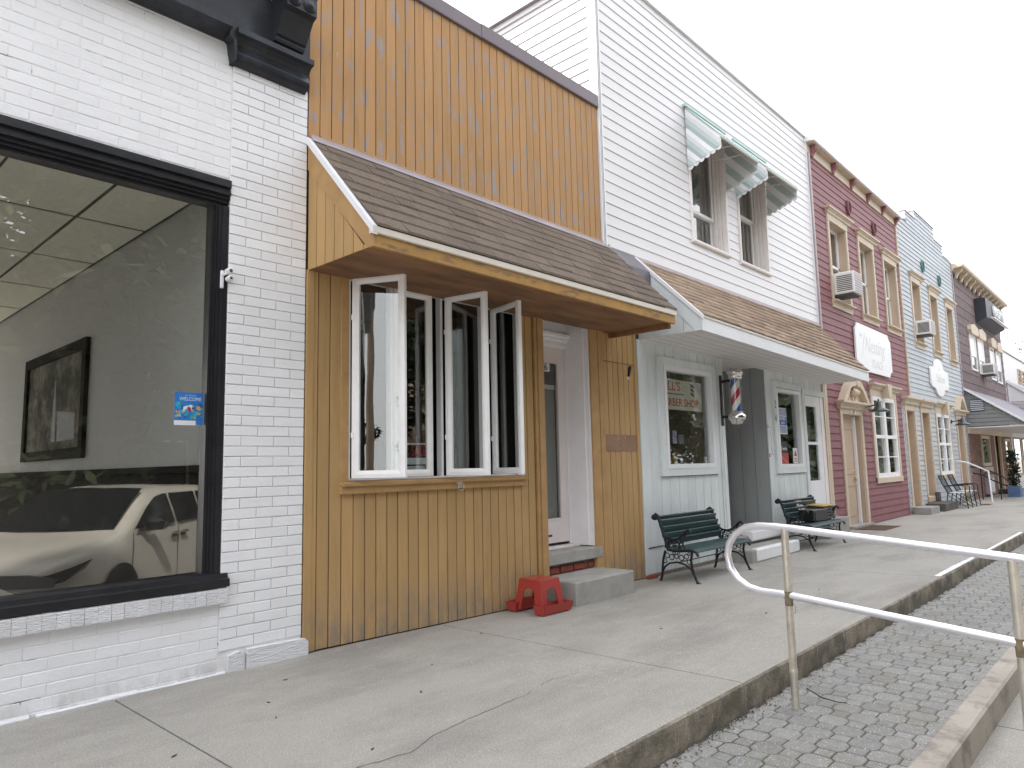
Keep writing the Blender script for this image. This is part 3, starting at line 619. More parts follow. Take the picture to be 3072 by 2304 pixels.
# canopy: soffit, fascia, cheek, roof shingles
CY, CZ0, CZ1, CT = -.815, 2.715, 2.835, 3.722
CX0, CX1 = 2.70, 6.56
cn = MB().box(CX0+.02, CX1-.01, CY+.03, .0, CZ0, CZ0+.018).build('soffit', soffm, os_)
B('fascia', fasciam, os_, CX0+.0205, CX1, CY, CY+.03, CZ0-.008, CZ1-.04, c=.003)
MB().prism([(CY-.012, CZ1-.042), (CY-.018, CZ1-.036), (CY-.018, CZ1+.006), (CY+.03, CZ1+.02), (CY+.03, CZ1-.04)], CX0-.012, CX1+.01, 'x').build('drip_edge', creamdrip, os_)
B('soffit_beam', soffm, os_, CX1-.06, CX1-.01, CY+.05, 0.0, CZ0-.05, CZ0-.001)
sl = (CT-CZ1)/(0-CY)
def zroof(y): return CZ1+(y-CY)*sl
MB().prism([(CY, CZ0-.006), (CY, CZ1-.005), (-.002, CT-.02), (-.002, CT-.24), (CY+.06, CZ0-.006)], CX0, CX0+.02, 'x').build('rake_board', oranget, os_)
MB().prism([(CY-.016, CZ1-.05), (CY-.016, CZ1+.008), (-.004, CT+.012), (-.004, CT-.045)], CX0-.014, CX0+.024, 'x').build('rake_trim', whitem, os_)
y = -.002; mb_i = 0
while y > CY+.08:
    y2 = max(y-.115, CY+.06); zt = lambda yy: zroof(yy)-.22
    if y2 < y-.02: MB().prism([(y-.004, CZ0), (y2+.004, CZ0), (y2+.003, max(CZ0+.01, zt(y2))), (y-.003, max(CZ0+.01, zt(y)))], CX0+.009, CX0+.0128, 'x').build('cheek_board', orangel, os_)
    y = y2
MB().prism([(-.002, CZ0+.01), (CY+.03, CZ0+.01), (CY+.03, CZ1-.02), (-.002, CT-.03)], CX0+.013, CX1-.003, 'x').build('canopy_core', groovem, os_)
def shingles(parent, x0, x1, ytop, ztop, ybot, zbot, rows, tabw, mat_, dz1=0.):
    """tabs laid on a plane from (ytop,ztop) down to (ybot,zbot); dz1 lowers the eave towards x1"""
    dy, dz = (ybot-ytop)/rows, (zbot-ztop)/rows; Ls = math.hypot(dy, dz); ang = math.atan2(-dz, -dy)
    lens = {}
    for r_ in range(rows):
        ya, za = ytop+dy*r_, ztop+dz*r_
        x = x0-tabw*random.random()
        while x < x1:
            wdt = tabw*random.choice((.6, .8, 1., 1., 1.25)); a, b = max(x, x0), min(x+wdt, x1)
            if b-a > .01:
                key = (round((b-a)/.02)*.02, random.randint(0, 2)); T = .012+.004*key[1]
                k2 = (b-a, T); f = (a-x0)/(x1-x0)
                me = lens.get((round(b-a, 3), T))
                if me is None:
                    e = .0015; me = MB().add([(e, 0, 0.002), (b-a-e, 0, .002), (b-a-e, dy*1.02, dz*1.02+T), (e, dy*1.02, dz*1.02+T), (e, dy*1.02, dz*1.02-.002), (b-a-e, dy*1.02, dz*1.02-.002), (e, 0, -.003), (b-a-e, 0, -.003)], [(0, 3, 2, 1), (3, 4, 5, 2), (0, 6, 4, 3), (1, 2, 5, 7)]).mesh('shingle', mat_)
                    lens[(round(b-a, 3), T)] = me
                link('shingle', me, parent, loc=(a, ya, za+dz1*f*(r_+.5)/rows+.004))
            x += wdt
shingles(os_, CX0+.02, CX1+.012, -.012, CT-.005, CY-.022, CZ1+.012, 8, .27, shing1)
MB().prism([(.0, 3.765), (-.014, 3.762), (-.018, 3.738), (-.045, 3.705), (-.044, 3.70), (-.012, 3.728)], 2.72, 6.58, 'x').build('roof_flashing', flashm, os_)
# sill
MB().prism([(.05, 1.15), (-.05, 1.135), (-.052, 1.155), (.0, 1.172), (.05, 1.175)], 3.0, 5.035, 'x').build('window_ledge', oranget, os_)
B('sill_apron', oranget, os_, 2.995, 5.02, -.03, .012, 1.078, 1.137, c=.003)
B('sill_strip', alum, os_, 3.07, 5.04, -.0, .06, 1.176, 1.190)
# window: frame, mullions, casements
wf = MB(); wf.box(3.07, 5.04, .0, .10, 2.735, 2.76); wf.box(3.07, 3.085, .0, .1, 1.19, 2.735); wf.box(5.025, 5.04, .0, .1, 1.19, 2.735)
win = wf.build('window_frame', frw, os_)
for x in (3.50, 4.035, 4.545): B('mullion', frw, win, x-.012, x+.012, .03, .09, 1.19, 2.735)
def sash(w, hz=1.535):
    s = .055; y0, y1 = -.018, .018
    mb = MB(); q = [(0, 0), (w, 0), (w, hz), (0, hz)]; i_ = [(s, s), (w-s, s), (w-s, hz-s), (s, hz-s)]; k_ = [(s*.5, s*.5), (w-s*.5, s*.5), (w-s*.5, hz-s*.5), (s*.5, hz-s*.5)]
    V = [(x, y0, z) for x, z in q]+[(x, y0-.004, z) for x, z in k_]+[(x, y0+.008, z) for x, z in i_]+[(x, y1, z) for x, z in q]+[(x, y1-.004, z) for x, z in i_]
    F = []
    for k in range(4):
        n = (k+1) % 4
        F += [(k, n, 4+n, 4+k), (4+k, 4+n, 8+n, 8+k), (8+k, 8+n, 16+n, 16+k), (16+k, 16+n, 12+n, 12+k), (12+k, 12+n, n, k)]
    return mb.add(V, F).mesh('casement', frw), MB().box(s-.005, w-s+.005, -.003, .003, s-.005, hz-s+.005).mesh('pane', gcase)
for (hx, hy, w, ang, lab) in ((3.105, -.005, .435, -63, 'casement nearest the brick shop, swung open'), (3.50, .012, .40, 0, 'closed casement with the sale sign behind'), (4.035, -.03, .42, -78, 'third casement, swung open'), (4.66, .03, .45, -102, 'last casement before the door, swung wide open')):
    a, b = sash(w)
    o = link('casement', a, os_, loc=(hx, hy, 1.193), rot=(0, 0, R(ang)), label=lab); link('pane', b, o)
    if ang < -90: MB().tube([(.02, .02, .01), (.2, .09, .0), (.3, .04, -.004)], .006, 6).build('hinge_arm', ironm, o)
    if ang: MB().box(0, .02, -.03, -.018, .3, .34).box(0, .02, -.03, -.018, 1.2, 1.24).build('hinge', frw, o)
B('latch_plate', chrome, os_, 4.14, 4.21, -.034, -.030, 1.118, 1.150, c=.001)
pl = B('pull_handle', chrome, os_, 4.150, 4.200, -.036, -.030, 1.085, 1.112, c=.001)
MB().tube([(4.147, -.04, 1.112), (4.143, -.047, 1.085), (4.146, -.048, 1.070), (4.158, -.048, 1.063), (4.192, -.048, 1.063), (4.204, -.048, 1.070), (4.207, -.047, 1.085), (4.203, -.04, 1.112), (4.19, -.037, 1.115), (4.16, -.037, 1.115)], .0032, 8, True).build('ring', chrome, pl)
pm('red_lettering_bright', (.62, .05, .05), .5, .1, 2, bump=0)
# for-sale sign behind the closed casement
fs = thing('sale_sign', 'black and red FOR SALE sign with white panels leaning behind the closed casement', 'sign', loc=(3.80, .13, 1.2), rz=R(0))
B('board', blackt, fs, -.21, .17, 0, .006, 0, .265); 
for a in ((-.21, .17, .255, .268), (-.21, .17, 0, .01)): B('frame', creamdrip, fs, a[0], a[1], -.004, 0, a[2], a[3])
B('frame', creamdrip, fs, .158, .17, -.004, 0, .01, .255); B('frame', creamdrip, fs, -.21, -.198, -.004, 0, .01, .255)
text('lettering', 'FOR SALE', .125, MATS['red_lettering_bright'], fs, (-.03, -.004, .2), ext=.001, sx=.62)
B('white_panel', whitet, fs, -.19, .13, -.003, 0, .09, .145); B('white_panel', whitet, fs, -.19, .12, -.003, 0, .02, .078)
# door in its recess
DYy = .30
door = B('door', doorw, os_, 5.335, 5.395, DYy, DYy+.045, .455, 2.53)
mb = MB(); mb.box(5.955, 6.065, DYy, DYy+.045, .455, 2.53); mb.box(5.395, 5.955, DYy, DYy+.045, 2.37, 2.53); mb.box(5.395, 5.955, DYy, DYy+.045, .455, .69); mb.build('door_rail', doorw, door)
mb = MB(); ring(mb, 5.395, 5.955, .69, 2.37, .018, DYy-.008, DYy+.01); mb.build('glazing_bead', doorw, door)
B('pane', gwin, door, 5.41, 5.94, DYy+.018, DYy+.023, .705, 2.355)
B('door_blind', pm('grey_blind', (.16, .165, .16), .8, .05, 3, bump=.05), door, 5.40, 5.95, DYy+.06, DYy+.065, .69, 2.07)
B('blind_rail', creamdrip, door, 5.40, 5.95, DYy+.05, DYy+.06, 2.075, 2.125)
B('sweep', ironm, door, 5.34, 6.06, DYy-.006, DYy+.03, .440, .453)
B('scuff', gridm, door, 5.62, 5.78, DYy-.0012, DYy, .52, .545)
np_ = B('number_plate', whitet, door, 5.62, 5.80, DYy-.012, DYy+.016, 2.257, 2.345)
text('numeral', '26', .105, blackt, np_, (5.705, DYy-.0135, 2.30), ext=.001, sx=1.1)
# casing around the door
mb = MB(); mb.prism([(6.068, DYy+.02), (6.068, DYy-.008), (6.095, DYy-.012), (6.10, DYy-.022), (6.118, DYy-.022), (6.118, DYy+.02)], .43, 2.85, 'z'); mb.build('door_casing', jambw, os_)
MB().prism([(6.095, .296), (6.095, .17), (6.09, .165), (6.09, .06), (6.098, .05), (6.098, .0), (6.117, .0), (6.117, .296)], .42, 2.85, 'z').build('door_casing', jambw, os_)
MB().prism([(DYy+.03, 2.53), (DYy-.012, 2.53), (DYy-.02, 2.56), (DYy-.02, 2.60), (DYy-.045, 2.61), (DYy-.045, 2.64), (DYy-.07, 2.65), (DYy-.07, 2.68), (DYy+.03, 2.69)], 5.33, 6.095, 'x').build('door_head', jambw, os_)
B('transom_panel', jambw, os_, 5.33, 6.10, DYy-.015, DYy+.03, 2.69, 2.85)
B('jamb', oranget, os_, 5.318, 5.334, .1, .36, -.02, 2.85); B('lintel', soffm, os_, 5.33, 6.12, .002, .36, 2.852, 2.866)
B('threshold', doorw, os_, 5.335, 6.09, .17, .34, .412, .428)
# steps
MB().prism([(.34, .295), (-.022, .295), (-.03, .302), (-.028, .40), (-.018, .408), (.34, .411)], 5.334, 6.21, 'x').build('door_slab', concs, os_)
B('step_riser', mortarg, os_, 5.345, 6.19, .035, .30, .12, .294)
bm_ = MB().cbox(-.098, .098, -.02, 0, -.029, .029, .004).mesh('brick', redbrick)
for i in range(4): link('brick', bm_, os_, loc=(5.47+.215*i-.03, .034, .236), rot=(0, R(random.uniform(-1, 1)), 0), scale=(.98 if i < 3 else .6, 1, 1))
for i in range(5): link('brick', bm_, os_, loc=(5.39+.215*i-.03, .034, .168), scale=(.98 if i < 4 else .4, 1, 1))
stp = MB(); stp.cbox(5.235, 6.185, -.425, .03, -.06, .193, .012); stp.build('concrete_step', concs, None, label='low grey concrete block step below the brick riser of the white door', cat='step')

# ------------------------------------------------------------------ white sided house with the barber shop below
bh = thing('barber_house', 'two storey house with white siding above and a grey board barber shop front below', 'building', 'row of shop buildings')
HX0, HX1, HZ0, HZ1 = 6.50, 13.17, 3.735, 7.31
U1, U2 = (8.56, 9.66, 4.27, 6.05), (10.04, 11.10, 4.26, 6.05)
RX0, RX1 = 9.19, 10.60                      # recessed stair entry
W1, W2, DD = (7.60, 8.84, 1.19, 2.46), (10.96, 11.93, 1.15, 2.40), (12.20, 13.06, .0, 2.36)
mb = MB(); wall_holes(mb, HX0, HX1, HZ0, HZ1-.02, [U1, U2], .004, .12); mb.build('wall', sidew, bh)
mb = MB(); wall_holes(mb, 7.06, 13.13, -.2, HZ0, [(RX0, RX1, -.2, 2.75), W1, W2, DD], .012, .12); mb.build('wall', groovew, bh)
mb = MB(); mb.box(6.46, 6.5, .10, 10, 5, 7.05); mb.box(7.06, 7.2, .12, 10, -.3, 5); mb.box(13.0, 13.13, .12, 10, -.3, 7.2); mb.box(6.5, 13.13, 10, 10.2, -.3, 7.0); mb.box(6.5, 13.13, .12, 10.2, 6.9, 7.0)
mb.box(7.2, 13.0, .12, 10, 3.3, 3.35); mb.box(7.2, 13.0, 3, 3.1, -.1, 6.9)
mb.build('shell', dark, bh)
siding(bh, HX0+.035, HX1-.035, HZ0, HZ1-.03, .1325, [U1, U2], sidew, .004, .012)
# the siding courses on the left flank, seen above the ochre parapet
z = 5.1
while z < 7.05:
    MB().prism([(6.46, z), (6.444, z), (6.444, z+.006), (6.457, z+.1325), (6.46, z+.1325)], -9.9, -.10, 'y', Matrix.Diagonal((1, -1, 1, 1))).build('siding_board', sidew, bh); z += .1325
B('corner_post', whitem, bh, HX0-.05, HX0+.035, -.022, .10, HZ0, HZ1, c=.004); B('corner_groove', groovew, bh, HX0-.012, HX0-.004, -.0235, -.0215, HZ0, HZ1); B('corner_groove', groovew, bh, HX0-.034, HX0-.028, -.0235, -.0215, HZ0, HZ1)
B('corner_post', whitem, bh, HX1-.035, HX1+.03, -.022, .02, HZ0-.02, HZ1, c=.004)
MB().prism([(6.42, .2), (6.50, .2), (6.50, .2)], 0, .001).v
B('rake_trim', whitem, bh, 6.425, 6.47, .10, 9.9, 7.03, 7.12); MB().prism([(.5, 7.10), (9.9, 7.10), (9.9, 7.2), (1.6, 7.19), (1.35, 7.17), (1.2, 7.18), (1.1, 7.155), (.8, 7.14)], 6.37, 6.44, 'x').build('eave_trim', flashm, bh)
B('top_trim', whitem, bh, HX0-.05, HX1+.03, -.035, .14, HZ1-.03, HZ1+.02); 
for (x0, x1, z0, z1) in (U1, U2):
    w = MB(); t = .055
    w.box(x0, x0+.03, -.028, .22, z0, z1); w.box(x1-.05, x1, -.028, .03, z0, z1); w.box(x1-.028, x1-.008, .03, .24, z0, z1); w.box(x1-.06, x1-.03, .06, .09, z0, z1); w.box(x1-.05, x1-.03, .13, .16, z0, z1)
    w.prism([(-.035, z0-.035), (-.045, z0-.02), (-.045, z0+.01), (.24, z0+.035), (.24, z0-.035)], x0-.02, x1+.02, 'x'); w.box(x0+.03, x1-.05, -.028, .22, z1-.05, z1)
    wf = w.build('window', revm, bh)
    zm = z0+(z1-z0)*.30 if x0 < 9 else z0+.86
    w = MB(); ring(w, x0+.03, x1-.06, zm, z1-.05, .045, .17, .20); ring(w, x0+.03, x1-.06, z0+.03, zm+.04, .045, .205, .235); w.build('sash', frw, wf)
    B('pane', gup, wf, x0+.07, x1-.10, .183, .188, zm+.04, z1-.09); B('pane', gup, wf, x0+.07, x1-.10, .218, .223, z0+.07, zm)
    B('interior', dark, wf, x0+.02, x1-.02, .5, .52, z0, z1); B('blind', curt, wf, x0+.05, x1-.06, .30, .305, z1-.5 if x0 < 9 else zm+.1, z1)
B('curtain', whitet, bh, 8.66, 8.80, .28, .285, 4.33, 4.75)
# metal awnings
awng = pm('fold_shade_slat', (.47, .55, .55), .4, .05, 3, bump=.05)  # grey-green shade of the folds, put into the colour of alternate slats
def awning(x, w=1.18, z0=5.26, z1=6.15, out=.50, label=''):
    aw = thing('window_awning', label, 'awning', 'metal awnings over the upstairs windows', (x, -.02, 0))
    za, zb = 5.44, 5.585                       # hem and front edge heights
    nf = 14; pts = []
    for i in range(nf*2+1): pts.append((w*i/(nf*2), .012 if i % 2 else 0))
    V = []
    for xx, h in pts: V += [(xx, 0, z1+h), (xx, -out, zb+h)]
    MB().add(V, [(2*i, 2*i+1, 2*i+3, 2*i+2) for i in range(len(pts)-1)]).build('canopy_sheet', awnd, aw)
    MB().add([(0, 0, z1-.012), (0, -out, zb-.012), (w, -out, zb-.012), (w, 0, z1-.012)], [(0, 1, 2, 3)]).build('underside', awnu, aw)
    B('top_flashing', awnd, aw, -.02, w+.02, -.03, .02, z1, z1+.035); B('front_tube', awnu, aw, 0, w, -out-.012, -out+.012, zb-.045, zb-.012)
    for xx in (.02, w-.02):
        n = 6; sl_ = (z1-zb)/out; hh = (za-z0)/out; d0s = (z1-z0)/n
        for i in range(n):   # side slats parallel with the slope, cut off by the hem
            sx_ = .012 if xx < .5 else -.012
            def line(d, off):   # wall end and outer end of one fold line
                t = min(out, max(0., (z1-d-z0)/(sl_+hh))); return (xx-off, 0, z1-d), (xx-off, -t, z1-d-sl_*t)
            L0, L1, L2 = line(d0s*i, 0), line(d0s*(i+.5), sx_), line(min(d0s*(i+1), z1-z0-.001), 0)
            V = [L0[0], L1[0], L2[0], L0[1], L1[1], L2[1]]; F = [(0, 3, 4, 1), (1, 4, 5, 2)]
            if abs(L0[1][1]+out) < 1e-4 and L2[1][1] > -out+1e-4: V.append((xx, -out, za)); F.append((3, 6, 5, 4))
            MB().add(V, F).build('side_slat', awnm if i % 2 == 0 else awng, aw)
        for i in range(6):   # scalloped lower hem
            a, b = i/6, (i+1)/6
            P = [(-out*a, z0+(za-z0)*a), (-out*b, z0+(za-z0)*b)]; c = ((P[0][0]+P[1][0])/2, (P[0][1]+P[1][1])/2); r_ = math.dist(P[0], P[1])/2; an = math.atan2(P[1][1]-P[0][1], P[1][0]-P[0][0])
            ring_ = [(c[0]+r_*math.cos(an+math.pi*k/6), c[1]+r_*math.sin(an+math.pi*k/6)) for k in range(7)]
            MB().prism(ring_, xx-.002, xx+.002, 'x').build('scallop', awnm, aw)
    n = 22
    hem = MB()
    for i in range(n):
        c = (w*(i+.5)/n, zb-.012); r_ = w/n/2*.96
        hem.prism([(c[0]+r_*math.cos(-math.pi*k/5), c[1]-.01+r_*1.1*math.sin(-math.pi*k/5)) for k in range(6)], -out-.014, -out-.010, 'y')
    hem.build('front_hem', awnd, aw)
    for xx in (w*.33, w*.66): MB().tube([(xx, -.0, z0+.35), (xx, -out+.02, zb-.03)], .01, 6).build('brace', awnu, aw)
    return aw
awning(8.50, 1.18, label='left of the two scalloped metal awnings, over the upstairs window nearest the ochre shop')
awning(9.98, 1.16, label='right of the two scalloped metal awnings, over the upstairs window nearest the red house')
# grey board front
zg = lambda x: zw(x)+.02
BP = .2065
boards(bh, 7.285, 9.05, zg, HZ0, BP, greyb, t=.012, holes=[(7.485, 8.95, 1.09, 2.56)])
B('corner_board', greyb, bh, 7.062, 7.135, -.014, .012, -.03, 2.72, c=.003); B('corner_board', greyb, bh, 7.138, 7.28, -.006, .012, -.03, 2.72, c=.003)
B('corner_board', greyb, bh, 9.053, 9.10, -.012, .012, -.03, 2.72, c=.003); B('corner_board', greyb, bh, 9.102, 9.19, -.022, .10, -.03, 2.72, c=.004)
boards(bh, 10.74, 12.08, zg, HZ0, BP, greyb, t=.012, holes=[(10.86, 12.03, 1.05, 2.52)])
B('corner_board', greyb, bh, 10.60, 10.735, -.022, .0, -.03, 2.72, c=.004)
B('door_trim', greyb, bh, 12.085, 12.195, -.022, .012, .0, 2.46, c=.003); B('door_trim', greyb, bh, 12.085, 13.11, -.026, .012, 2.365, 2.465, c=.003)
boards(bh, 12.085, 13.06, 2.47, HZ0, BP, greyb, t=.012)
B('jamb_board', doorw, bh, 12.92, 13.06, -.012, .012, .0, 2.36, c=.003)
B('corner_board', cream, bh, 13.065, 13.135, -.03, .012, -.03, 2.70, c=.003)
y = .0
while y < 1.5:
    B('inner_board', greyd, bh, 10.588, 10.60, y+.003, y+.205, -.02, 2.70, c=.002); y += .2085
B('recess_wall', groovew, bh, 10.601, 10.62, .0, 1.5, -.1, 2.75)
y = .10
while y < 1.5:
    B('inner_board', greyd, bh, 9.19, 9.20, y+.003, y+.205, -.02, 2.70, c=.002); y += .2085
B('recess_ceiling', soffw, bh, 9.19, 10.60, .0, 1.5, 2.70, 2.72)
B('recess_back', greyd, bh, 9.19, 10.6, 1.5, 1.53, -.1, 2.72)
tr = MB(); ring(tr, 7.48, 8.955, 1.10, 2.56, .115, -.034, .012); tr.build('window_trim', greyb, bh)
tr = MB(); ring(tr, 10.87, 12.025, 1.06, 2.51, .10, -.034, .012); tr.build('window_trim', greyb, bh)
for (x0, x1, z0, z1) in (W1, W2):
    w = MB(); ring(w, x0, x1, z0, z1, .055, -.040, .05); wf = w.build('window_frame', whitem, bh)
    B('pane', gwin, wf, x0+.05, x1-.05, .022, .027, z0+.05, z1-.05)
    MB().box(x0, x1, 2.2, 2.22, z0-.4, z1+.4).build('interior_wall', intwall, bh)
rm = MB(); rm.box(7.2, 9.1, .13, 2.2, .0, .02); rm.box(7.2, 7.22, .13, 2.2, 0, 3); rm.box(9.12, 9.14, .13, 2.2, 0, 3); rm.box(7.2, 9.14, .13, 2.2, 2.75, 2.77); rm.build('interior', creamp, bh)
# barber sign inside the window and things on its ledge
sg = thing('barber_sign', 'white board sign lettered in red and blue inside the left barber shop window', 'sign')
B('board', pm('aged_sign_white', (.80, .74, .62), .6, .08, 3, bump=0), sg, 7.66, 8.71, .060, .066, 1.93, 2.315)
text('lettering', "BILL'S", .165, MATS['red_lettering_bright'], sg, (7.915, .058, 2.225), sx=1.18); text('lettering', 'BARBER SHOP', .145, MATS['red_lettering_bright'], sg, (8.13, .058, 2.02), sx=1.03)
B('line', bluet, sg, 7.68, 8.25, .0585, .060, 2.125, 2.137)
for k, m_ in enumerate((bluet, redt, bluet)): MB().prism([(8.42, 2.29-.055*k), (8.51, 2.26-.055*k), (8.51, 2.225-.055*k), (8.42, 2.255-.055*k)], .0585, .060, 'y').build('stripe', m_, sg)
for nm, lab, cat, a, m_ in (('flyer', 'small pale purple flyer taped inside the left barber window', 'flyer', (7.86, 7.96, .035, .037, 1.50, 1.66), pm('lilac_print', (.38, .32, .42), .6, .5, 60, bump=0)),
                            ('flyer', 'small black and white flyer taped beside the purple one', 'flyer', (8.00, 8.14, .035, .037, 1.49, 1.61), pm('black_white_print', (.18, .18, .2), .6, .9, 50, bump=0))):
    B(nm, m_, None, *a, label=lab, cat=cat)
B('shelf', wains, bh, 7.2, 9.1, .06, .5, 1.20, 1.23)
pt = thing('potted_plant', 'small plant with orange flowers on the sill inside the left barber window', 'plant', loc=(8.12, .22, 1.23))
MB().lathe([(.04, 0), (.055, .08), (.06, .09)], (0, 0, 0), 12).build('pot', peach, pt)
mb = MB()
for i in range(60):
    q, rr_ = random.uniform(0, 6.28), random.uniform(.02, .12); z_ = random.uniform(.08, .24)
    mb.add([(rr_*math.cos(q)+random.gauss(0, .012), rr_*math.sin(q)*.6+random.gauss(0, .012), z_+random.gauss(0, .012)) for k in range(3)], [(0, 1, 2)])
mb.build('foliage', leafm, pt)
mb = MB()
for i in range(24):
    q = random.uniform(0, 6.28); mb.add([(.09*math.cos(q)+random.gauss(0, .014), .05*math.sin(q)+random.gauss(0, .014), .17+random.gauss(0, .03)) for k in range(3)], [(0, 1, 2)])
mb.build('flowers', peach, pt)
pt2 = copy_tree(pt); pt2.location = (7.72, .24, 1.23); pt2['label'] = 'leafy plant at the lower left corner inside the left barber window'
MB().lathe([(.0, 0), (.03, 0), (.03, .1), (.012, .13), (.012, .16), (0, .16)], (8.02, .12, 1.23), 10).build('bottle', yelp, None, label='yellow bottle on the ledge inside the left barber window', cat='bottle')
MB().lathe([(0, 0), (.022, 0), (.028, .03), (.02, .06), (.026, .09), (0, .1)], (8.70, .05, 1.235), 10).build('figurine', whitet, None, label='tiny white figurine in the lower right corner of the left barber window', cat='figurine')
# right window posters
po = thing('barber_poster', 'blue and white striped BARBER SHOP sticker in the right barber window', 'poster')
B('sheet', whitet, po, 11.10, 11.44, .014, .018, 1.68, 2.10)
for k in range(7):
    for zz, s_ in ((2.03, 1), (1.75, -1)):
        xx = 11.12+.045*k; MB().prism([(xx, zz-.055), (xx+.022, zz-.055), (xx+.022+.03*(k-3)*.2*s_, zz+.06), (xx+.03*(k-3)*.2*s_, zz+.06)], .0125, .014, 'y').build('stripe', bluet, po)
B('band', bluet, po, 11.11, 11.43, .0115, .0128, 1.82, 1.96)
text('lettering', 'BARBER', .075, whitet, po, (11.27, .011, 1.925), sx=.95); text('lettering', 'SHOP', .06, whitet, po, (11.27, .011, 1.855), sx=.95)
ps = thing('open_poster', "black poster reading YES WE'RE over a red panel in the right barber window", 'poster')
B('sheet', blackt, ps, 11.04, 11.40, .014, .018, 1.38, 1.56); B('red_panel', redt, ps, 11.04, 11.42, .0141, .018, 1.205, 1.378)
text('lettering', "YES", .085, whitet, ps, (11.12, .0125, 1.45)); text('lettering', "WE'RE", .06, whitet, ps, (11.29, .0125, 1.44))
MB().prism([(11.06, 1.36), (11.09, 1.36), (11.38, 1.22), (11.35, 1.22)], .0128, .014, 'y').build('stripe', peach, ps)
nt_ = thing('notice', 'small white notice with red triangle in the right barber window', 'notice')
B('sheet', whitet, nt_, 11.62, 11.80, .014, .018, 1.21, 1.46); MB().prism([(11.65, 1.33), (11.77, 1.33), (11.71, 1.43)], .012, .014, 'y').build('triangle', redt, nt_)
for k in range(3): B('text_line', redt, nt_, 11.65, 11.77, .0125, .014, 1.235+.026*k, 1.245+.026*k)
hn = thing('house_number', 'black numerals 2 and 4 one above the other on the grey corner board', 'house number')
text('numeral', '2', .17, blackt, hn, (10.905, -.037, 2.13), sx=.55); text('numeral', '4', .17, blackt, hn, (10.895, -.037, 1.91), sx=.55)
# storm door
dh = B('storm_door', doorw, bh, 12.20, 12.235, -.008, .03, .47, 2.36); w = MB(); w.box(12.70, 12.90, -.008, .03, .47, 2.36); w.box(12.235, 12.70, -.008, .03, 2.18, 2.36); w.box(12.235, 12.70, -.008, .03, .47, .91); w.box(12.235, 12.70, -.012, .03, 1.52, 1.57); w.build('door_rail', whitem, dh)
B('pane', gwin, dh, 12.235, 12.70, .008, .012, .91, 1.52); B('pane', gwin, dh, 12.235, 12.70, .008, .012, 1.57, 2.18); B('inner_door', gridm, dh, 12.2, 12.95, .08, .1, .4, 2.36)
MB().box(12.20, 13.06, -.10, .1, .40, .465).build('door_sill', concs, bh); mb = MB(); mb.cbox(12.15, 13.10, -.30, .0, -.05, .28, .01); mb.build('door_step', concs, None, label='grey concrete step under the white storm door behind the second bench', cat='step')
# pole bracket rail on the right corner
gb = thing('grab_bar', 'narrow white vertical grab bar on the grey corner board by the recessed entry', 'grab bar', loc=(0, -.022, 0))
MB().tube([(10.60, -.0, 1.79), (10.60, -.045, 1.78), (10.60, -.05, 1.76), (10.60, -.05, 1.38), (10.60, -.045, 1.36), (10.60, 0, 1.35)], .011, 8).build('bar', whitem, gb)
for z_ in (1.79, 1.35): B('foot', peach, gb, 10.585, 10.625, -.006, 0, z_-.03, z_+.02)
# barber pole
bp = thing('barber_pole', 'red white and blue striped barber pole in a glass case on a chrome wall bracket', 'barber pole', loc=(9.06, -.26, 0))
B('back_plate', ironm, bp, .03, .09, .225, .245, 1.75, 2.45, c=.006)
for z_ in (2.36, 1.87): MB().tube([(.06, .23, z_), (.04, .12, z_), (0, .03, z_)], .018, 8).build('bracket', ironm, bp)
n = 28; hgt, z0, rp = .44, 1.93, .060; mb = MB(); turns = .95; rows = 30
for i in range(rows):
    for k in range(n):
        a0, a1 = 2*math.pi*k/n, 2*math.pi*(k+1)/n; h0, h1 = hgt*i/rows, hgt*(i+1)/rows
        sft = turns*2*math.pi/hgt
        vv = [(rp*math.cos(a0+sft*h0), rp*math.sin(a0+sft*h0), z0+h0), (rp*math.cos(a1+sft*h0), rp*math.sin(a1+sft*h0), z0+h0), (rp*math.cos(a1+sft*h1), rp*math.sin(a1+sft*h1), z0+h1), (rp*math.cos(a0+sft*h1), rp*math.sin(a0+sft*h1), z0+h1)]
        mb.mi = {0: 0, 1: 0, 2: 1, 3: 1, 4: 2, 5: 2, 6: 1, 7: 1}[int(k*8/n) % 8]; mb.add(vv, [(0, 1, 2, 3)], True)
mb.build('striped_cylinder', [redglass, whiteglass, blueglass], bp)
MB().lathe([(.078, 0), (.078, hgt)], (0, 0, z0), 28).build('glass_case', glamp, bp)
MB().lathe([(0, -.02), (.03, -.02), (.07, .0), (.095, .05), (.112, .055), (.116, .075), (.116, .115), (.098, .13), (.09, .16), (.08, .165)], (0, 0, 1.765), 28).build('base', chrome, bp)
MB().lathe([(.08, 0), (.09, .005), (.094, .03), (.094, .06), (.112, .075), (.112, .105), (.09, .12), (.06, .125), (.055, .17), (.04, .18), (0, .18)], (0, 0, 2.365), 28).build('cap', chrome, bp)
MB().tube([(.0, 0, 2.52), (.08, .05, 2.53), (.17, .10, 2.50), (.16, .14, 2.42)], .028, 8).build('conduit_elbow', gridm, bp)
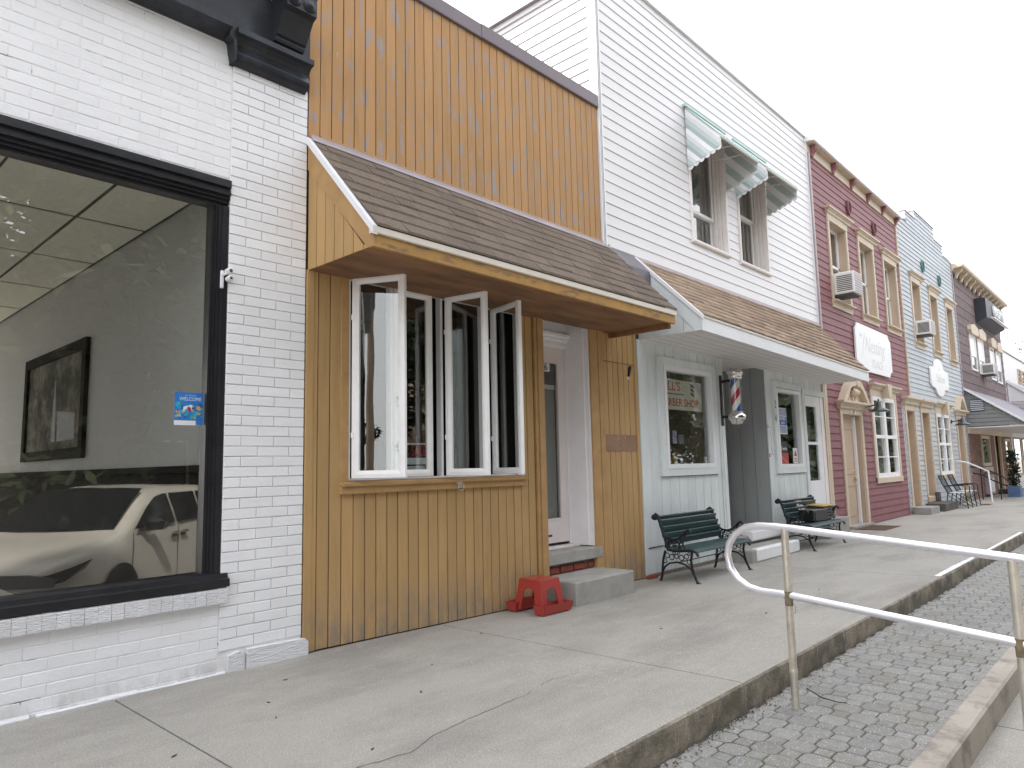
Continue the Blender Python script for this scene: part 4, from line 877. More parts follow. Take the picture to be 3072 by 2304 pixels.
# canopy
KY, KX0, KX1 = -.835, 7.10, 12.98
def kz(x, z0=2.715): return z0-.145*(x-KX0)/(KX1-KX0)
def beam(x0, x1, prof, dz, name, mat_, parent):
    V = [(x0, y, z) for y, z in prof]+[(x1, y, z-dz) for y, z in prof]; n = len(prof)
    return MB().add(V, [tuple(range(n))[::-1], tuple(range(n, 2*n))]+[(i, (i+1) % n, n+(i+1) % n, n+i) for i in range(n)]).build(name, mat_, parent)
beam(KX0+.01, KX1+.2, [(KY+.02, 2.73), (KY+.02, 2.715), (.0, 2.715), (.0, 2.73)], .10, 'soffit', soffw, bh)
for i in range(6): beam(KX0+.01, KX1, [(KY+.08+.13*i, 2.7145), (KY+.08+.13*i, 2.7125), (KY+.085+.13*i, 2.7125), (KY+.085+.13*i, 2.7145)], .10, 'soffit_seam', seamw, bh)
beam(KX0+.0205, KX1, [(KY, 2.712), (KY, 2.868), (KY+.03, 2.868), (KY+.03, 2.712)], .15, 'fascia', whitem, bh)
beam(KX0, KX1, [(KY-.012, 2.862), (KY-.012, 2.885), (KY+.03, 2.9), (KY+.03, 2.862)], .15, 'drip_edge', creamdrip, bh)
MB().prism([(KY+.012, 2.716), (KY+.012, 2.875), (-.004, 3.70), (-.004, 2.716)], KX0+.02, KX0+.028, 'x').build('cheek', groovew, bh)
y = -.006
while y > KY+.1:
    y2 = max(y-.2, KY+.03); f = lambda yy: 2.87+(yy-KY)*.99-.12
    if y2 < y-.03: MB().prism([(y-.003, 2.718), (y2+.003, 2.718), (y2+.003, max(2.73, f(y2))), (y-.003, max(2.73, f(y)))], KX0+.006, KX0+.02, 'x').build('cheek_board', greyb, bh)
    y = y2
MB().prism([(KY, 2.712), (KY, 2.87), (-.002, 3.705), (-.002, 3.57), (KY+.08, 2.712)], KX0-.004, KX0+.02, 'x').build('rake_board', greyb, bh)
MB().prism([(KY-.014, 2.84), (KY-.014, 2.888), (-.004, 3.735), (-.004, 3.68)], KX0-.02, KX0+.03, 'x').build('rake_trim', whitem, bh)
beam(KX0+.03, KX1, [(KY+.03, 2.73), (KY+.01, 2.865), (-.002, 3.69), (-.002, 2.73)], .10, 'canopy_core', groovew, bh)
shingles(bh, KX0+.03, KX1+.01, -.012, 3.705, KY-.016, 2.885, 10, .30, shing2, -.15)
MB().prism([(.004, 3.735), (-.014, 3.735), (-.02, 3.715), (-.05, 3.675), (-.05, 3.668), (-.012, 3.70)], KX0-.02, KX1+.2, 'x').build('roof_flashing', flashm, bh)
MB().prism([(.004, 3.74), (-.01, 3.74), (-.03, 3.70), (-.22, 3.49), (-.22, 3.30), (.004, 3.30)], 6.56, 7.09, 'x').build('valley_flashing', pm('dark_grey_flashing', (.16, .15, .17), .5, .1, 3, bump=.05), bh)
# entry steps with white noses
es = thing('entry_steps', 'two low concrete steps with white painted front edges at the recessed grey entry', 'steps')
MB().cbox(8.80, 10.34, -.48, -.14, -.06, .13, .012).build('lower_step', concs, es)
MB().cbox(8.93, 10.33, -.497, -.40, -.03, .136, .018).build('white_nose', nosem, es)
MB().cbox(8.95, 10.70, -.14, 1.49, -.06, .245, .01).build('upper_step', concs, es)
MB().prism([(-.19, .17), (-.20, .19), (-.20, .285), (-.18, .30), (-.05, .30), (-.05, .246), (-.12, .246)], 9.45, 10.52, 'x').build('white_nose', nosem, es)
B('base_trim', mortarg, bh, 7.1, 9.15, -.03, -.012, -.06, .0)
B('gap', groovem, bh, 7.12, 7.45, -.0155, -.012, .285, .297)
MB().cbox(-.09, .09, -.03, .03, 0, .045, .006).build('brick', redbrick, None, label='loose dark brick lying against the grey wall foot by the first bench', cat='brick', loc=(7.10, -.06, zw(7)), rot=(0, 0, .05))

# ------------------------------------------------------------------ cast iron benches
def bench(x, y, label):
    t = thing('park_bench', label, 'bench', 'cast iron benches in front of the barber shop', (x, y, zw(x+.5)))
    L = 1.27
    sp = [(.065, .715), (.045, .735), (.02, .72), (.0, .66), (-.035, .55), (-.07, .44), (-.085, .36)]
    seat = [(-.085, .352), (-.16, .345), (-.24, .345), (-.34, .355), (-.41, .35), (-.445, .33), (-.455, .30)]
    for sx in (.0, L):
        def tb(name, pts, r=.011, closed=False): return MB().tube([(sx, a, b) for a, b in pts], r, 6, closed).build(name, ironm, side)
        side = MB().tube([(sx, a, b) for a, b in sp], .017, 8).tube([(sx, a, b) for a, b in seat], .015, 8).build('end_frame', ironm, t)
        MB().lathe([(0, -.022), (.03, -.022), (.035, 0), (.03, .022), (0, .022)], (sx, .06, .70), 12, 'x').build('scroll', ironm, side)
        tb('leg', [(-.06, .34), (-.03, .25), (-.015, .16), (-.01, .08), (.01, .02), (.02, .0)], [.015, .013, .013, .014, .014, .016])
        tb('leg', [(-.385, .34), (-.37, .25), (-.38, .17), (-.405, .09), (-.43, .035), (-.46, .008)], [.015, .013, .013, .014, .014, .012])
        MB().prism([(-.42, 0), (-.49, 0), (-.48, .012), (-.43, .035)], sx-.02, sx+.02, 'x').build('foot', ironm, side)
        tb('arch', [(-.012, .10), (-.04, .16), (-.10, .205), (-.20, .225), (-.30, .205), (-.37, .155), (-.395, .10)], .011)
        tb('arm', [(-.03, .56), (-.06, .505), (-.11, .475), (-.17, .465), (-.23, .48), (-.28, .515), (-.32, .56), (-.35, .575), (-.375, .565), (-.38, .54)], [.013]*7+[.016, .018, .015])
        tb('arm_support', [(-.33, .55), (-.29, .48), (-.28, .42), (-.31, .36)], .009)
        c = (-.175, .40); tb('rosette_ring', [(c[0]+.066*math.cos(k*.524), c[1]+.066*math.sin(k*.524)) for k in range(12)], .010, True)
        mb = MB()
        for q in range(7):
            a = q*.8976; cc = (c[0]+.038*math.cos(a), c[1]+.038*math.sin(a)); mb.tube([(sx, cc[0]+.016*math.cos(k*1.047), cc[1]+.016*math.sin(k*1.047)) for k in range(6)], .0045, 4, True)
        mb.lathe([(0, -.01), (.014, -.01), (.014, .01), (0, .01)], (sx, c[0], c[1]), 8, 'x')
        for (cc, rr_) in (((-.09, .445), .022), ((-.075, .39), .02), ((-.255, .41), .022), ((-.265, .455), .018), ((-.10, .36), .016), ((-.24, .365), .016), ((-.045, .50), .018),
                          ((-.08, .29), .028), ((-.135, .275), .03), ((-.195, .285), .024), ((-.255, .275), .03), ((-.315, .29), .026), ((-.345, .235), .024), ((-.05, .23), .024), ((-.345, .32), .014), ((-.165, .32), .016), ((-.22, .325), .014)):
            mb.tube([(sx, cc[0]+rr_*math.cos(k*.785), cc[1]+rr_*math.sin(k*.785)) for k in range(8)], .0055, 4, True)
        mb.build('scrollwork', ironm, side)
    for k, (a, b) in enumerate([(.02, .695), (-.005, .635), (-.03, .565), (-.052, .50), (-.072, .435)]):
        ang = R(68) if k else R(45)
        mb = MB(); mb.cbox(-.01, L+.01, -.0385 if k else -.03, .0385 if k else .03, -.009, .009, .003, Matrix.Translation((0, a-.012, b)) @ Matrix.Rotation(-ang, 4, 'X') @ Matrix.Identity(4)); mb.build('back_slat', greenw, t)
    for k, (a, b, an) in enumerate([(-.125, .362, 4), (-.185, .361, 0), (-.245, .362, 0), (-.305, .368, -3), (-.365, .372, -2), (-.425, .355, 25)]):
        mb = MB(); mb.cbox(-.01, L+.01, -.0285, .0285, -.009, .009, .003, Matrix.Translation((0, a, b)) @ Matrix.Rotation(R(an), 4, 'X')); mb.build('seat_slat', greenw, t)
    MB().tube([(0, -.2, .22), (L, -.2, .22)], .006, 6).build('tie_rod', ironm, t)
    return t
b1 = bench(7.00, -.245, 'dark green slatted cast iron bench in front of the left barber window')
for x in (.45, .62): MB().tube([(x, .055, .70), (x, .04, .722), (x+.004, .01, .715), (x+.008, -.005, .69)], .003, 5).build('cord', peach, b1)
b2 = copy_tree(b1); b2.location = (10.43, -.225, zw(10.5)); b2['label'] = 'dark green slatted bench holding a black basket near the storm door'
for c in kids(b2):
    if c.name.startswith('cord'): bpy.data.objects.remove(c)
bk = thing('basket', 'black plastic basket with handle sitting on the second bench', 'basket', loc=(10.86, -.52, .345), rz=R(-4))
w = MB(); w.cbox(0, .50, 0, .30, 0, .012); w.cbox(0, .5, 0, .012, .0, .17); w.cbox(0, .5, .288, .3, 0, .17); w.cbox(0, .012, .012, .288, 0, .17); w.cbox(.488, .5, .012, .288, 0, .17); w.build('body', blackp, bk)
MB().tube([(.06, -.01, .13), (.02, -.015, .10), (.02, -.015, .03), (.06, -.012, .0)], .007, 6).build('handle', ironm, bk)
B('contents', wains, bk, .02, .48, .02, .28, .10, .165)
tb_ = thing('tool_tray', 'grey slatted plastic tray with yellow lid at the right end of the second bench', 'tray', loc=(11.37, -.50, .35), rz=R(-3))
w = MB(); w.box(0, .42, 0, .28, 0, .012)
for k in range(4):
    w.box(0, .42, 0, .01, .012+.045*k, .042+.045*k); w.box(0, .42, .27, .28, .012+.045*k, .042+.045*k); w.box(.41, .42, .01, .27, .012+.045*k, .042+.045*k); w.box(0, .01, .01, .27, .012+.045*k, .042+.045*k)
for k in range(6): w.box(.01+.08*k, .02+.08*k, .001, .012, .012, .18)
w.build('body', gridm, tb_); mb = MB(); mb.cbox(-.02, .40, .02, .30, .185, .205, .004, Matrix.Rotation(R(3), 4, 'X')); mb.build('lid', yelp, tb_)
pp = thing('paper_bag', 'crumpled pale paper bag propped against the back of the second bench', 'bag', loc=(10.93, -.36, .40))
rr = random.Random(3); V = []
for i in range(7):
    for j in range(7): V.append((i*.043+rr.gauss(0, .006), .03+j*.022+rr.gauss(0, .012), j*.047+rr.gauss(0, .008)))
mb = MB().add(V, [(i*7+j, (i+1)*7+j, (i+1)*7+j+1, i*7+j+1) for i in range(6) for j in range(6)]); mb.build('sheet', curt, pp)

# ------------------------------------------------------------------ red plastic step stool
stl = thing('step_stool', 'red plastic step stool with tray feet standing beside the concrete step', 'stool', loc=(4.745, -.455, zw(4.9)), rz=R(-1.5))
Wd, Dp, Ht = .315, .40, .295
mb = MB()
tx0, tx1, ty0, ty1 = .035, .285, .075, .325
def leg_panel(p00, p10, p01, p11, arch_w, arch_h, nrm):
    """trapezoid panel p00-p10 bottom, p01-p11 top, with an arched cut-out"""
    pass
bx0, bx1, by0, by1 = .0, .315, .035, .365
top = [(tx0, ty0, Ht), (tx1, ty0, Ht), (tx1, ty1, Ht), (tx0, ty1, Ht)]; low_ = [(bx0, by0, .03), (bx1, by0, .03), (bx1, by1, .03), (bx0, by1, .03)]
mb.cbox(tx0-.002, tx1+.002, ty0-.002, ty1+.002, Ht-.03, Ht, .008)
for k in range(4):
    A, B_, C_, D_ = Vector(low_[k]), Vector(low_[(k+1) % 4]), Vector(top[(k+1) % 4]), Vector(top[k])
    def pt(u, v): return A.lerp(B_, u).lerp(D_.lerp(C_, u), v)
    cen = Vector((.157, .2, .1)); arc = [(.24, 0), (.255, .35), (.28, .58), (.34, .68), (.42, .70), (.58, .70), (.66, .68), (.72, .58), (.745, .35), (.76, 0)]
    outl = [(0, 0)]+[(0, .35), (0, .6), (0, 1), (.35, 1), (.65, 1), (1, 1), (1, .6), (1, .35), (1, 0)][0:]
    outl = [(0, 0), (0, .35), (0, .6), (0, 1), (.42, 1), (.58, 1), (1, 1), (1, .6), (1, .35), (1, 0)]
    nrm = ((B_-A).cross(D_-A)).normalized()*.007
    V = [pt(*p) for p in outl]+[pt(*p) for p in arc]; n = 10; V2 = [v-nrm if (v-nrm-cen).length < (v+nrm-cen).length else v+nrm for v in V]
    F = []
    for i in range(9): F += [(i, i+1, n+i+1, n+i), (2*n+i, 2*n+n+i, 2*n+n+i+1, 2*n+i+1), (n+i, n+i+1, 3*n+i+1, 3*n+i)]
    F += [(0, n, 3*n, 2*n), (n-1, 2*n-1, 4*n-1, 3*n-1)]
    mb.add(V+V2, F)
mb.build('seat', redp, stl)
B('hand_slot', gridm, stl, .12, .20, .185, .20, Ht, Ht+.0012)
for ya, yb_ in ((-.02, .09), (.31, .42)):
    w = MB(); x0, x1 = -.02, .335; t = .006
    prof = [(ya-.01, .095), (ya+.008, .018), (yb_-.008, .018), (yb_+.01, .095), (yb_+.004, .095), (yb_-.013, .024), (ya+.013, .024), (ya-.004, .095)]
    w.prism(prof, x0, x1, 'x')
    for xx in (x0-.003, x1-.003):
        f = -1 if xx < 0 else 1
        w.add([(xx+f*.012, ya-.01, .095), (xx, ya+.008, .018), (xx, yb_-.008, .018), (xx+f*.012, yb_+.01, .095), (xx+f*.018, ya-.01, .095), (xx+f*.006, ya+.008, .018), (xx+f*.006, yb_-.008, .018), (xx+f*.018, yb_+.01, .095)], [(0, 1, 2, 3), (7, 6, 5, 4), (0, 3, 7, 4), (0, 4, 5, 1), (2, 6, 7, 3), (1, 5, 6, 2)])
    w.build('foot_tray', redp, stl)
    for xx in (0, .30):
        for yy in (ya+.02, yb_-.02): MB().lathe([(.010, 0), (.012, .02)], (xx, yy, 0), 8).build('peg', redp, stl)

# ------------------------------------------------------------------ handrail
hr = thing('handrail', 'weathered galvanised tube handrail with rounded end crossing the paved ramp', 'railing')
rr_ = .0212; p1 = (4.193, -2.80); p2 = (4.062, -3.92); zt1, zm1, zt2, zm2 = .865, .478, .775, .392
def sub(p, f): return (p1[0]+(p2[0]-p1[0])*f, p1[1]+(p2[1]-p1[1])*f)
d_ = Vector((p2[0]-p1[0], p2[1]-p1[1])).normalized()
lp = []
s0 = -.17; rc = (zt1-zm1)/2
for k in range(9):
    a = math.pi/2+math.pi*k/8; lp.append((s0+rc*1.15*math.cos(a), (zt1+zm1)/2+rc*math.sin(a)))
def at(s, z): return (p1[0]+d_.x*s, p1[1]+d_.y*s, z)
L12 = math.dist(p1, p2)
top_ = [at(L12+.5, zt2-.01), at(L12+.06, zt2-.002), at(L12-.03, zt2+.006), at(.05, zt1-.006), at(-.05, zt1)]
mid_ = [at(-.04, zm1), at(0, zm1-.003), at(L12, zm2), at(L12+.05, zm2-.002), at(L12+.5, zm2-.01)]
MB().tube(top_+[at(s, z) for s, z in lp]+mid_[:2], rr_, 12).build('top_rail', alum, hr)
MB().tube(mid_[1:], rr_, 12).build('mid_rail', alum, hr)
for (x, y), zt, zb_ in ((p1, zt1-.01, PZ-.05), (p2, zt2-.01, -.35), (at(L12+.48, 0)[:2], zt2-.02, -.35)):
    po_ = MB().tube([(x, y, zb_), (x, y, zt)], rr_, 12).build('post', steel, hr)
    for zz in (PZ+.20 if y > -3 else -.05,): MB().lathe([(rr_+.0015, -.012), (rr_+.003, 0), (rr_+.0015, .012)], (x, y, zz), 12).build('weld_collar', steel, po_)
rust = pm('rusty_weld', (.22, .17, .11), .8, .4, 30, bump=.6, bs=90, metal=.2)
for (x, y), z_ in ((p1, zm1-.003), (p2, zm2)):
    MB().lathe([(rr_+.001, -.06), (rr_+.0018, -.03), (rr_+.004, .0), (rr_+.002, .022)], (x, y, z_), 12).build('weld', rust, hr)

# ------------------------------------------------------------------ red house
def hood(x0, x1, z0, z1, out, parent, mat_=cream):
    dz = z1-z0; e = .09
    V = []
    for (o_, z, ex) in ((.02, z0, 0), (.03+out*.3, z0+dz*.15, e*.3), (.03+out*.35, z0+dz*.45, e*.4), (.02+out*.8, z0+dz*.7, e*.8), (.02+out, z0+dz*.75, e), (.02+out, z1, e)):
        V += [(x0+e-ex, .0, z), (x0+e-ex, -o_, z), (x1-e+ex, -o_, z), (x1-e+ex, 0, z)]
    F = [(i*4+k, i*4+k+1, i*4+k+5, i*4+k+4) for i in range(5) for k in range(3)]+[(0, 3, 2, 1), (20, 21, 22, 23)]
    return MB().add(V, F).build('hood', mat_, parent)
def upper_window(parent, x0, x1, z0, z1, hx0, hx1, hz1, sill=True, deep=.15, pale=False):
    w = MB(); t = .085
    w.box(x0, x0+t, -.03, .004, z0, z1-.13); w.box(x1-t, x1, -.03, .004, z0, z1-.13); w.box(x0-.01, x1+.01, -.036, .004, z1-.13, z1); tr = w.build('window', cream, parent)
    w = MB(); w.box(x0+t-.012, x0+t, 0, deep+.05, z0, z1-.13); w.box(x1-t, x1-t+.012, 0, deep+.05, z0, z1-.13); w.box(x0+t, x1-t, 0, deep+.05, z1-.142, z1-.13); w.build('reveal', creamp, tr)
    MB().prism([(deep, z0+.02), (-.10, z0-.015), (-.10, z0-.04), (-.03, z0-.05), (-.03, z0-.16), (.004, z0-.16), (.004, z0-.05), (deep, z0-.05)], x0, x1, 'x').build('sill', cream, tr)
    hood(hx0, hx1, z1-.01, hz1, .10, tr)
    a, b = x0+t, x1-t; zm = (z0+z1-.13)/2
    w = MB(); ring(w, a, b, z0, z1-.14, .055, deep-.01, deep+.03); w.box(a, b, deep-.01, deep+.03, zm-.025, zm+.025); w.build('sash', frw, tr)
    B('pane', gup, tr, a+.03, b-.03, deep+.008, deep+.012, z0+.03, z1-.17); B('interior', gridm, tr, a, b, deep+.12, deep+.13, z0, z1-.13)
    return tr
def oval_vent(parent, x, z, rx, rz_, mat_):
    n = 20; v = MB().add([(x+rx*q*math.cos(a), -.02-yy, z+rz_*q*math.sin(a)) for q, yy in ((1.0, 0), (1.0, .035), (.8, .035), (.75, 0)) for a in [2*math.pi*k/n for k in range(n)]], [(i*n+k, i*n+(k+1) % n, (i+1)*n+(k+1) % n, (i+1)*n+k) for i in range(3) for k in range(n)]).build('gable_vent', mat_, parent)
    MB().add([(x+rx*.8*math.cos(2*math.pi*k/n), -.021, z+rz_*.8*math.sin(2*math.pi*k/n)) for k in range(n)], [tuple(range(n))]).build('backing', gridm, v)
    for i in range(7):
        zz = z-rz_*.66+rz_*1.32*i/6; hw = rx*.74*math.sqrt(max(.05, 1-((zz-z)/(rz_*.8))**2)); MB().prism([(-.022, zz-.012), (-.045, zz-.014), (-.03, zz+.012)], x-hw, x+hw, 'x').build('louver', mat_, v)
def aircon(x0, x1, z0, z1, out, label, base=.1):
    a = thing('window_air_conditioner', label, 'air conditioner', 'window air conditioners')
    MB().cbox(x0, x1, -out, base, z0, z1, .015).build('case', acm, a)
    B('coil_panel', flashm, a, x0+.03, x1-.03, -out-.004, -out, z0+.03, z1-.03)
    for i in range(7): B('fin', acm, a, x0+.03, x1-.03, -out-.008, -out-.004, z0+.05+i*(z1-z0-.1)/6.5, z0+.058+i*(z1-z0-.1)/6.5)
    mb = MB()
    for i in range(9): mb.box(x0-.004, x0, -out+.04, -.06, z0+.05+i*(z1-z0-.1)/9, z0+.068+i*(z1-z0-.1)/9)
    mb.build('side_grille', gridm, a)
    B('base_rail', gridm, a, x0+.03, x1-.03, -out+.05, base, z0-.03, z0)
    return a
rh = thing('red_house', 'two storey dusty red clapboard house with cream cornice and white oval board sign', 'building', 'row of shop buildings')
DU = [(14.0, 15.13, 4.33, 6.04), (15.81, 16.90, 4.31, 6.02), (17.57, 18.67, 4.30, 5.97)]
DRW = (15.93, 17.60, .86, 2.59); DRD = (14.0, 15.10, -.2, 2.11)
hol = [(a, b, c-.1, d-.05) for a, b, c, d in DU]+[DRW, DRD]
mb = MB(); wall_holes(mb, 13.135, 18.93, 2.70, 7.0, hol, .004, .16); wall_holes(mb, 13.135, 18.2, -.2, 2.7, hol, .004, .16); mb.build('wall', sider, rh)
mb = MB(); mb.box(13.14, 13.2, .16, 10, -.3, 6.95); mb.box(18.85, 18.92, .16, 10, 2.7, 6.95); mb.box(18.1, 18.18, .16, 10, -.3, 2.7); mb.box(13.2, 18.9, 9.9, 10, -.3, 6.9); mb.box(13.2, 18.9, .16, 10, 6.8, 6.9); mb.box(13.2, 18.9, .16, 9, 3.3, 3.35); mb.box(13.2, 18.8, 2.5, 2.6, 0, 6.8); mb.build('shell', dark, rh)
siding(rh, 13.26, 18.92, 2.72, 7.0, .1345, [(a-.02, b+.02, c-.15, d) for a, b, c, d in DU], sider, .004, .015)
siding(rh, 13.26, 18.18, -.01, 2.72, .1345, [(15.83, 17.72, .78, 2.6), (13.9, 15.2, -.2, 2.2)], sider, .004, .018)
B('corner_board', cream, rh, 13.20, 13.27, -.035, .004, 2.7, 7.02); B('corner_board', cream, rh, 13.137, 13.255, -.032, .004, -.03, 2.70)
B('downspout', flashm, rh, 13.155, 13.20, -.05, .0, 3.5, 7.0)
def sbeam(x0, x1, prof, dz, name, mat_, parent): return beam(x0, x1, prof, dz, name, mat_, parent)
sbeam(13.15, 19.05, [(.02, 6.99), (-.03, 6.99), (-.03, 7.18), (.02, 7.18)], .03, 'frieze', cream, rh)
sbeam(13.15, 19.05, [(.02, 7.18), (-.13, 7.185), (-.155, 7.20), (.02, 7.22)], .05, 'cornice_soffit', cream, rh)
sbeam(13.12, 19.10, [(.10, 7.205), (-.16, 7.19), (-.175, 7.20), (-.18, 7.29), (.10, 7.30)], .06, 'cornice_cap', whitem, rh)
for x in (13.36, 14.5, 15.62, 16.72, 17.83, 18.9):
    MB().prism([(-.03, 6.97), (-.055, 6.975), (-.06, 7.0), (-.075, 7.03), (-.13, 7.10), (-.14, 7.16), (-.03, 7.175)], x-.05, x+.05, 'x').build('bracket', sider, rh)
for i, (a, b, c, d) in enumerate(DU): upper_window(rh, a, b, c, d, a-.10, b+.22, d+.115)
oval_vent(rh, 15.38, 6.50, .12, .16, sider); oval_vent(rh, 17.10, 6.455, .12, .165, sider)
aircon(14.16, 14.66, 4.43, 4.85, .38, 'boxy white window air conditioner in the upstairs window of the red house')
# lower window
w = MB(); w.box(15.84, 15.95, -.03, .004, .78, 2.58); w.box(17.58, 17.70, -.03, .004, .78, 2.58); w.box(15.84, 17.70, -.045, .004, .755, .865); w.box(15.84, 17.70, -.028, .004, 2.58, 2.72); lw = w.build('window', cream, rh)
hood(15.78, 17.86, 2.71, 2.835, .12, lw)
MB().prism([(16.66, 2.56), (16.86, 2.56), (16.92, 2.85), (16.60, 2.85)], -.17, -.03, 'y').build('keystone', cream, lw)
def big_sash(parent, x0, x1, z0, z1):
    w = MB(); ring(w, x0, x1, z0, z1, .09, -.02, .05); xm, zm = (x0+x1)/2, (z0+z1)/2; w.box(xm-.065, xm+.065, -.022, .05, z0+.09, z1-.09); w.box(x0, x1, -.015, .05, zm-.035, zm+.035)
    for za, zb_ in ((z0, zm), (zm, z1)): w.box(x0+.09, x1-.09, .0, .04, (za+zb_)/2-.010, (za+zb_)/2+.010)
    s_ = w.build('sash', frw, parent); B('pane', gwin, s_, x0+.06, x1-.06, .022, .026, z0+.06, z1-.06); return s_
big_sash(lw, 15.95, 17.58, .865, 2.58)
mb = MB(); 
for i in range(46):
    x = 16.02+i*.033; mb.box(x, x+.026, .16+.02*math.sin(i*1.7), .17+.02*math.sin(i*1.7), .9, 2.55)
mb.build('curtain', curt, lw); MB().prism([(16.1, .87), (16.5, .87), (16.45, 1.25), (16.3, 1.1)], .10, .12, 'y').build('white_cloth', whitet, lw)
def entry(parent, x0, x1, z0, z1, hz0, hz1, hx0, hx1, depth=.36, door_mat=creamp):
    w = MB(); w.box(x0-.11, x0, -.032, .004, z0, z1); w.box(x1, x1+.11, -.032, .004, z0, z1); w.box(x0-.11, x1+.11, -.028, .004, z1, hz0); e = w.build('door_surround', cream, parent)
    w = MB(); w.box(x0, x0+.012, 0, depth, z0, z1); w.box(x1-.012, x1, 0, depth, z0, z1); w.box(x0+.012, x1-.012, 0, depth, z1-.012, z1); w.build('reveal', creamp, e)
    hood(hx0, hx1, hz0, hz1, .14, e)
    d_ = B('door', door_mat, e, x0, x1, depth-.045, depth, z0, z1-.0)
    for za, zb_ in ((z0+.15, z0+.75), (z0+.95, z1-.25)):
        w = MB(); ring(w, x0+.15, x1-.15, za, zb_, .025, depth-.055, depth-.045); w.build('panel_moulding', door_mat, d_)
    return e, d_
# red-house door with pediment
e, d_ = entry(rh, 14.01, 15.09, .02, 2.12, 2.20, 2.36, 13.74, 15.42, .16)
B('door_light_frame', whitem, d_, 14.13, 14.36, .095, .115, .80, 1.93); B('pane', gup, d_, 14.155, 14.335, .090, .095, .83, 1.90)
B('white_jamb', whitem, e, 14.94, 15.0, .06, .12, .02, 2.1)
MB().lathe([(0, -.05), (.028, -.045), (.03, -.02), (.012, -.015), (.012, 0)], (14.86, .115, .87), 12, 'y').build('knob', brass, d_); MB().lathe([(0, -.02), (.022, -.018), (.022, 0)], (14.86, .115, 1.02), 12, 'y').build('deadbolt', brass, d_)
B('sill', concs, e, 13.95, 15.15, -.12, .12, -.03, .02)
pd = MB()
pts = [(13.86, 2.36), (14.0, 2.36), (14.26, 2.60), (14.40, 2.66), (14.52, 2.655), (14.575, 2.70), (14.52, 2.765), (14.42, 2.79), (14.30, 2.75), (14.1, 2.60)]
pd.prism(pts, -.14, .0, 'y'); m2 = [(29.24-x, z) for x, z in pts]; pd.prism(m2[::-1], -.14, .0, 'y'); pd.prism([(13.98, 2.36), (15.26, 2.36), (14.95, 2.60), (14.3, 2.60)], -.03, .0, 'y'); pd.build('pediment', cream, e)
MB().lathe([(.05, 0), (.05, .02), (.02, .04), (.02, .1), (.09, .14), (.10, .2), (.05, .24), (.02, .26), (0, .28)], (14.62, -.09, 2.36), 14).build('urn', cream, e)
npl = B('number_plate', whitet, e, 14.50, 14.77, -.035, -.028, 2.135, 2.235); text('numeral', '20', .13, blackt, npl, (14.635, -.038, 2.183))
MB().cbox(13.95, 15.0, -.62, -.10, 0, .018, .004).build('doormat', brownmat, None, label='dark brown doormat in front of the red house door', cat='doormat', loc=(-.0, 0, zw(14)), rot=(0, 0, 0))
# board sign
ns = thing('board_sign', 'large white notched-corner board sign on the red siding with faint grey script', 'sign')
zo = [(15.08, 3.20), (15.14, 3.13), (15.25, 3.10), (17.26, 3.06), (17.34, 3.10), (17.40, 3.14), (17.66, 3.14), (17.70, 3.82), (17.60, 3.88), (17.48, 4.0), (15.20, 4.02), (15.14, 3.97), (15.07, 3.92)]
zo = [(15.16, 3.06), (17.30, 3.05), (17.33, 3.12), (17.42, 3.17), (17.50, 3.19), (17.50, 3.86), (17.42, 3.90), (17.35, 3.95), (17.33, 4.01), (15.20, 4.03), (15.17, 3.96), (15.07, 3.90), (15.05, 3.20), (15.14, 3.14)]
MB().prism(zo, -.055, -.02, 'y').build('board', stainw, ns)
text('lettering', 'Nesting', .46, signgrey, ns, (16.30, -.056, 3.62), shear=.35, sx=.95); text('lettering', 'the', .14, signgrey, ns, (15.40, -.056, 3.80), shear=.3); text('lettering', 'PLACE', .26, signgrey, ns, (16.42, -.056, 3.25), sx=1.0)
MB().tube([(15.30, -.056, 3.32), (15.42, -.056, 3.36), (15.58, -.056, 3.70), (15.66, -.056, 3.86)], .007, 5).build('flourish', signgrey, ns)
def gooseneck(x, y, z, label):
    l = thing('wall_lamp', label, 'lamp', 'black gooseneck wall lamps', (x, y, z))
    MB().lathe([(0, -.03), (.055, -.03), (.06, 0)], (0, 0, .06), 14, 'y').build('mount', ironm, l)
    MB().tube([(0, -.02, .06), (0, -.12, .07), (0, -.22, .09), (0, -.28, .10)], .013, 8).build('arm', ironm, l)
    MB().lathe([(.0, .215), (.018, .20), (.02, .14), (.05, .13), (.055, .06), (.075, .03), (.19, -.03), (.195, -.05), (.18, -.045), (.06, .01), (0, .02)], (0, -.29, 0), 24).build('shade', pm('dark_green_enamel', (.02, .035, .033), .35, .2, 4, bump=0, coat=.5), l)
    return l
gooseneck(15.33, -.02, 2.24, 'dark bell shaped wall lamp between the red house door and window')

# ------------------------------------------------------------------ pale grey house
gh = thing('grey_house', 'pale grey clapboard house with stepped parapet and cream door surrounds', 'building', 'row of shop buildings')
steps_ = [(18.93, 20.05, 7.38), (20.05, 21.0, 7.67), (21.0, 23.13, 7.90), (23.13, 24.1, 7.56), (24.1, 25.08, 7.27)]
EU = [(19.93, 20.88, 4.20, 5.90), (21.80, 22.74, 4.16, 5.85), (23.70, 24.64, 4.10, 5.80)]
ED = [(18.50, 19.18, -.2, 2.38), (19.90, 20.62, -.2, 2.39), (23.86, 24.60, -.2, 2.40)]; EWN = (21.42, 22.90, .80, 2.43)
hol = [(a, b, c-.1, d-.05) for a, b, c, d in EU]+ED+[EWN]
mb = MB(); wall_holes(mb, 18.93, 25.08, 2.7, 7.1, hol, .004, .16); wall_holes(mb, 18.22, 25.08, -.2, 2.7, hol, .004, .16)
for a, b, h in steps_: mb.box(a, b, .004, .12, 7.1, h-.01)
mb.build('wall', sideg, gh)
